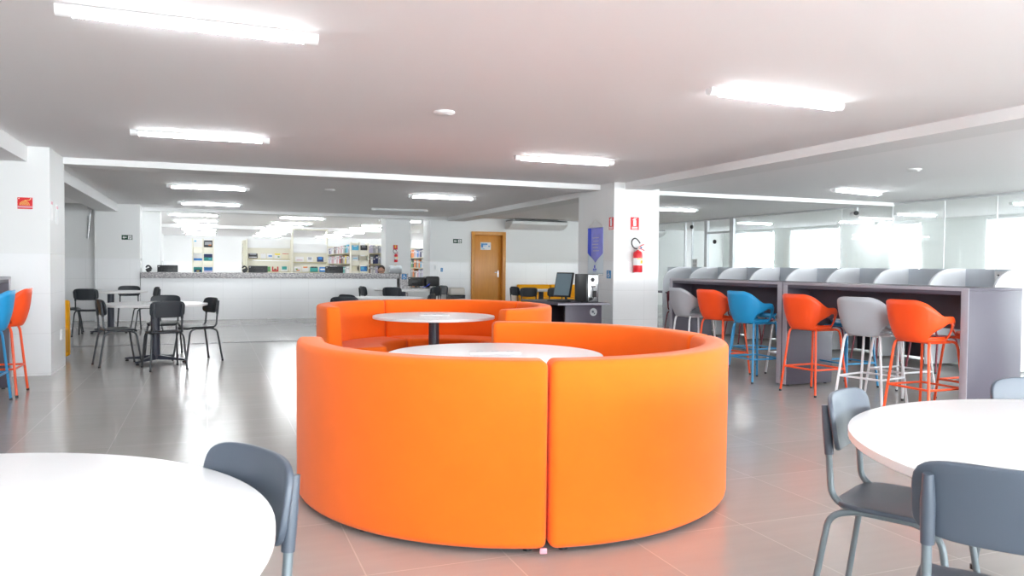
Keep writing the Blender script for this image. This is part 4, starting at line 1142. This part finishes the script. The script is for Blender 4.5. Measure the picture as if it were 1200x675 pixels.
# banner hanging on the pillar
bn = thing('banner', 'blue and white cloth banner hanging on the left side of the white pillar', 'banner', (5.57, 10.76, 0), R(-90), None, 0)
def wavy(u): return .012+.006*math.sin(u*7)
def cloth(name, poly_fn, mat, off):
    bm = bm_new(); nx, nz = 18, 26; g = []
    for i in range(nx+1):
        col = []
        for j in range(nz+1):
            x, z = poly_fn(i/nx, j/nz); col.append(bm.verts.new((x, -(wavy(x*3)+off), z)))
        g.append(col)
    for i in range(nx):
        for j in range(nz): bm.faces.new((g[i][j], g[i+1][j], g[i+1][j+1], g[i][j+1]))
    o = obj(name, bm, mat, bn); m = o.modifiers.new('t', 'SOLIDIFY'); m.thickness = .002; return o
cloth('pale_cloth', lambda u, v: (-.25+.5*u, 1.14+.72*v), M['banner_pale'], 0)
vee = lambda x: 1.315+abs(x)*.62
cloth('blue_field', lambda u, v: ((-.235+.47*u), vee(-.235+.47*u)+(1.855-vee(-.235+.47*u))*v), M['banner_lilac'], .003)
cloth('blue_stripe', lambda u, v: ((-.247+.10*u), vee(-.247+.10*u)+(1.855-vee(-.247+.10*u))*v), M['banner_blue'], .006)
bm = bm_new(); add_tube(bm, [(-.26, -.018, 1.865), (.26, -.018, 1.865)], .008, 8); add_tube(bm, [(-.26, -.018, 1.135), (.26, -.018, 1.135)], .008, 8); obj('hanging_rod', bm, M['white_plastic'], bn)
bm = bm_new(); add_tube(bm, [(-.25, -.018, 1.865), (0, -.012, 1.985), (.25, -.018, 1.865)], .003, 6); obj('cord', bm, M['cream_plastic'], bn)
bm = bm_new(); add_box(bm, (0, -.024, 1.255), (.03, .002, .045)); add_box(bm, (-.03, -.024, 1.215), (.05, .002, .016)); add_box(bm, (.035, -.024, 1.215), (.055, .002, .016)); add_box(bm, (0, -.024, 1.192), (.11, .002, .010)); obj('emblem', bm, M['banner_blue'], bn, smooth=False)
bm = bm_new()
for k in range(5): add_box(bm, (.02+.015*math.sin(k*2), -.024, 1.70-.05*k), (.20-.03*(k % 2), .002, .012))
obj('printed_lines', bm, BOOK['lilac'], bn, smooth=False)

# ------------------------------------------------------------------ computer desk beside the pillar
dk = thing('computer_desk', 'dark grey laminate computer desk left of the white pillar', 'desk', (4.45, 9.70, 0))
part_box('desk_top', dk, (.36, .60, .735), (.80, 1.34, .025), M['bar'], .003)
part_box('top_edge', dk, (.36, -.072, .735), (.80, .006, .025), M['bar_edge'])
part_box('end_panel', dk, (.38, .0, .365), (.56, .03, .70), M['bar'], .002)
part_box('end_panel', dk, (.38, 1.2, .365), (.56, .03, .70), M['bar'], .002)
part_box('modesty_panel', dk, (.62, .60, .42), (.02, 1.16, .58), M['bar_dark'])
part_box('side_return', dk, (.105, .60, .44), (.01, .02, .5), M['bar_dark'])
bm = bm_new(); add_lathe(bm, [(0, -.018), (.055, -.018), (.055, -.0155), (0, -.0155)], (.53, 0, .62), 28, 'Y'); lo = obj('round_badge', bm, M['laptop'], dk)
bm = bm_new(); add_box(bm, (.52, -.0185, .625), (.03, .002, .03)); add_box(bm, (.545, -.0185, .60), (.02, .002, .02)); obj('badge_mark', bm, M['column'], lo, smooth=False)
dm = thing('monitor', 'black monitor with grey-blue screen leaning back on the computer desk', 'monitor', (4.84, 10.42, .748), R(115), None)
tilt = Matrix.Rotation(R(14), 3, 'X')
part_box('housing', dm, (0, -.03, .235), (.32, .03, .37), M['black_plastic'], .006, tilt)
part_box('screen', dm, (0, -.0135, .239), (.285, .003, .33), M['screen'], 0, tilt)
bm = bm_new(); add_tube(bm, [(0, -.09, .012), (0, -.085, .10), (0, -.05, .19)], .02, 10); obj('stand', bm, M['black_plastic'], dm); part_box('base', dm, (0, -.07, .008), (.2, .2, .016), M['black_plastic'], .006)
pt = thing('computer', 'black tower computer with its silver rear ports showing, on the desk by the pillar', 'computer', (5.03, 9.83, .748), R(-3), None)
part_box('case', pt, (0, .2, .20), (.19, .42, .40), M['black_plastic'], .008)
rp = part_box('rear_plate', pt, (.01, -.012, .20), (.15, .006, .38), M['steel'], .002)
bm = bm_new(); add_lathe(bm, [(0, -.02), (.03, -.02), (.03, -.014), (0, -.014)], (.0, 0, .32), 18, 'Y'); add_box(bm, (.03, -.018, .12), (.06, .006, .09)); add_box(bm, (-.03, -.018, .05), (.05, .006, .04)); obj('ports', bm, M['rubber'], rp, smooth=False)
bm = bm_new(); add_tube(bm, bend([(-.02, -.02, .23), (-.02, -.07, .21), (.0, -.06, .05), (-.1, -.05, .012), (-.2, -.08, .012)], .04), .006, 8); obj('cable', bm, M['rubber'], pt)
bm = bm_new(); add_tube(bm, [(.02, -.016, .225), (.02, -.09, .228)], .012, 8); obj('plug', bm, M['white_plastic'], pt)
kb = thing('keyboard', 'black keyboard lying on the computer desk', 'keyboard', (4.66, 10.15, .7475), R(100))
part_box('tray', kb, (0, 0, .008), (.40, .14, .016), M['black_plastic'], .004)
bm = bm_new()
for i in range(14):
    for j in range(4): add_box(bm, (-.18+.0277*i, -.045+.03*j, .018), (.022, .024, .006), .001, 1)
obj('keys', bm, M['dark_slate'], kb, smooth=False)

# ------------------------------------------------------------------ yellow sofas
def straight_sofa_parts(root, w):
    """local: back against y=0, seat towards -Y, centred on x"""
    part_box('backrest', root, (0, -.08, .40), (w, .16, .72), M['yellow_fabric'], .03, seg=4)
    part_box('seat', root, (0, -.40, .26), (w, .52, .32), M['yellow_fabric'], .03, seg=4)
    for x in (-w/2+.08, w/2-.08):
        for y in (-.06, -.6):
            bm = bm_new(); add_lathe(bm, [(0, 0), (.02, 0), (.025, .10), (0, .10)], (x, y, 0), 12); obj('foot', bm, M['black_plastic'], root)
YG = 'yellow sofas'
ys = thing('sofa', 'yellow sofa against the far wall, left one, nearer the wooden door', 'sofa', (8.14, 19.46, 0), 0, YG); straight_sofa_parts(ys, .92)
dup(ys, (9.09, 19.46, 0), 0, 'yellow sofa against the far wall, right one, behind the desk monitor', YG)
dup(ys, (-2.165, 11.47, 0), 0, 'yellow sofa of which only an end shows beside the left pillar', YG)

# bin by the far wall
tb = thing('waste_bin', 'off-white waste bin with a black liner between the granite desk and the door', 'bin', (5.80, 18.9, 0))
bm = bm_new()
sec = [[bm.verts.new((x*.20*k, y*.17*k, z)) for x, y in ((-1, -1), (1, -1), (1, 1), (-1, 1))] for z, k in ((.0, .85), (.42, 1.0))]
for j in range(4): bm.faces.new((sec[0][j], sec[0][(j+1) % 4], sec[1][(j+1) % 4], sec[1][j]))
bm.faces.new(sec[0]); obj('bin_body', bm, M['cream_plastic'], tb, smooth=False)
bm = bm_new(); add_box(bm, (0, 0, .455), (.42, .36, .10), .03, 3)
for v in bm.verts: v.co.x += .006*math.sin(v.co.z*160+v.co.y*50); v.co.z += .012*math.sin(v.co.x*38)
obj('liner', bm, M['bag'], tb)
part_box('lid', tb, (0, 0, .60), (.40, .34, .19), M['cream_plastic'], .05, seg=4)

# air conditioners
def aircon(loc, w, rz, label):
    t = thing('air_conditioner', label, 'air conditioner', loc, rz, 'air conditioners')
    bm = bm_new(); pr = [(0, 0), (0, -.20), (-.10, -.215), (-.36, -.17), (-.56, -.08), (-.58, -.02), (-.55, 0)]
    a = [bm.verts.new((-w/2, y, z)) for y, z in pr]; b = [bm.verts.new((w/2, y, z)) for y, z in pr]
    bm.faces.new(a); bm.faces.new(b[::-1])
    for k in range(len(pr)): bm.faces.new((a[k], a[(k+1) % len(pr)], b[(k+1) % len(pr)], b[k]))
    bmesh.ops.bevel(bm, geom=[e for e in bm.edges], offset=.012, segments=2, affect='EDGES'); obj('casing', bm, M['white_plastic'], t)
    part_box('vent', t, (0, -.575, -.045), (w*.86, .012, .055), M['beam'], .003)
    part_box('gap_shade', t, (0, -.28, .012), (w-.04, .5, .02), M['rubber'])  # black slab standing in for the shade above the casing
    for x in (-w*.4, w*.4): part_box('hanger', t, (x, -.25, .035), (.03, .06, .05), M['steel'])
aircon((8.15, 19.5, CEIL-.062), 1.62, 0, 'wide white air conditioner hanging under the ceiling right of the wooden door')
aircon((13.0, 22.4, CEIL-.062), 1.7, 0, 'white air conditioner seen through the glass wall by the extinguisher pillar')
box_struct('wall_glass_room', XG, XR, 22.4, 22.6, 0, CEIL, M['plaster'])

# security camera on the glass wall, other small fittings
cv = thing('security_camera', 'white security camera with dark lens at the top of the glass wall', 'camera', (XG-.03, 11.95, 2.36))
part_box('mount', cv, (0, 0, .06), (.05, .06, .12), M['white_plastic'], .01)
bm = bm_new(); add_tube(bm, [(0, .12, -.01), (-.06, -.04, .0)], .045, 16); obj('housing', bm, M['white_plastic'], cv)
bm = bm_new(); add_tube(bm, [(-.055, -.03, 0), (-.075, -.085, .002)], .042, 16); obj('lens', bm, M['rubber'], cv)
for y, z, lb in ((17.62, 2.34, 'small round black fitting near the top of the glass wall, left of the door post'), (16.6, 1.92, 'small round black fitting on the pane of the glass door')):
    o = obj('glass_fitting', (lambda b: (add_lathe(b, [(0, -.02), (.05, -.02), (.055, 0), (.05, .02), (0, .02)], (0, 0, 0), 18, 'X'), b)[1])(bm_new()), M['rubber']); o.location = (XG-.03, y, z); tag(o, lb, 'fitting', 'black glass fittings')
# silver bracket on the far left wall
sbk = thing('wall_bracket', 'slanted silver bracket arm on the far left wall by the beam', 'bracket', (-2.45, 18.8, 0))
bm = bm_new(); add_box(bm, (.06, -.015, 2.42), (.14, .03, .05), .004); obj('plate', bm, M['steel'], sbk)
bm = bm_new(); add_tube(bm, [(.06, -.05, 2.44), (.035, -.07, 2.1), (.0, -.05, 1.76)], .022, 12); add_tube(bm, [(.0, -.05, 1.80), (.0, 0, 1.80)], .012, 8); obj('arm', bm, M['steel'], sbk)
part_box('stop', sbk, (.01, -.03, 2.2), (.03, .06, .08), M['lamp_off'])

# ------------------------------------------------------------------ light from outside
w = bpy.data.worlds.new('overcast daylight'); S.world = w; w.use_nodes = True
bg = w.node_tree.nodes['Background']; bg.inputs['Color'].default_value = (.93, .96, 1, 1); bg.inputs['Strength'].default_value = 6.5

# ------------------------------------------------------------------ camera
cam_d = bpy.data.cameras.new('camera'); cam = bpy.data.objects.new('camera', cam_d); COL.objects.link(cam)
cam_d.sensor_width = 36; cam_d.lens = 36*909.34/1200; cam_d.clip_end = 200; cam_d.clip_start = .05
yaw, pitch, roll = R(21.2067), R(1.6083), R(.50665)
fw = Vector((math.sin(yaw)*math.cos(pitch), math.cos(yaw)*math.cos(pitch), -math.sin(pitch)))
rt = Vector((math.cos(yaw), -math.sin(yaw), 0)); up = rt.cross(fw)
r2v = rt*math.cos(roll)+up*math.sin(roll); u2v = -rt*math.sin(roll)+up*math.cos(roll)
mw = Matrix(((r2v.x, u2v.x, -fw.x, 0), (r2v.y, u2v.y, -fw.y, 0), (r2v.z, u2v.z, -fw.z, 1.25), (0, 0, 0, 1)))
cam.matrix_world = mw
cam_d.dof.use_dof = True; cam_d.dof.focus_distance = 4.6; cam_d.dof.aperture_fstop = 9.0
S.camera = cam

# ------------------------------------------------------------------ render look
S.view_settings.view_transform = 'Standard'; S.view_settings.look = 'None'
S.view_settings.exposure = 2.52; S.view_settings.gamma = 1.0; S.view_settings.use_curve_mapping = False
S.cycles.use_denoising = True
S.cycles.max_bounces = 10; S.cycles.diffuse_bounces = 6; S.cycles.transparent_max_bounces = 16
S.cycles.sample_clamp_indirect = 8
S.cycles.caustics_reflective = False; S.cycles.caustics_refractive = False
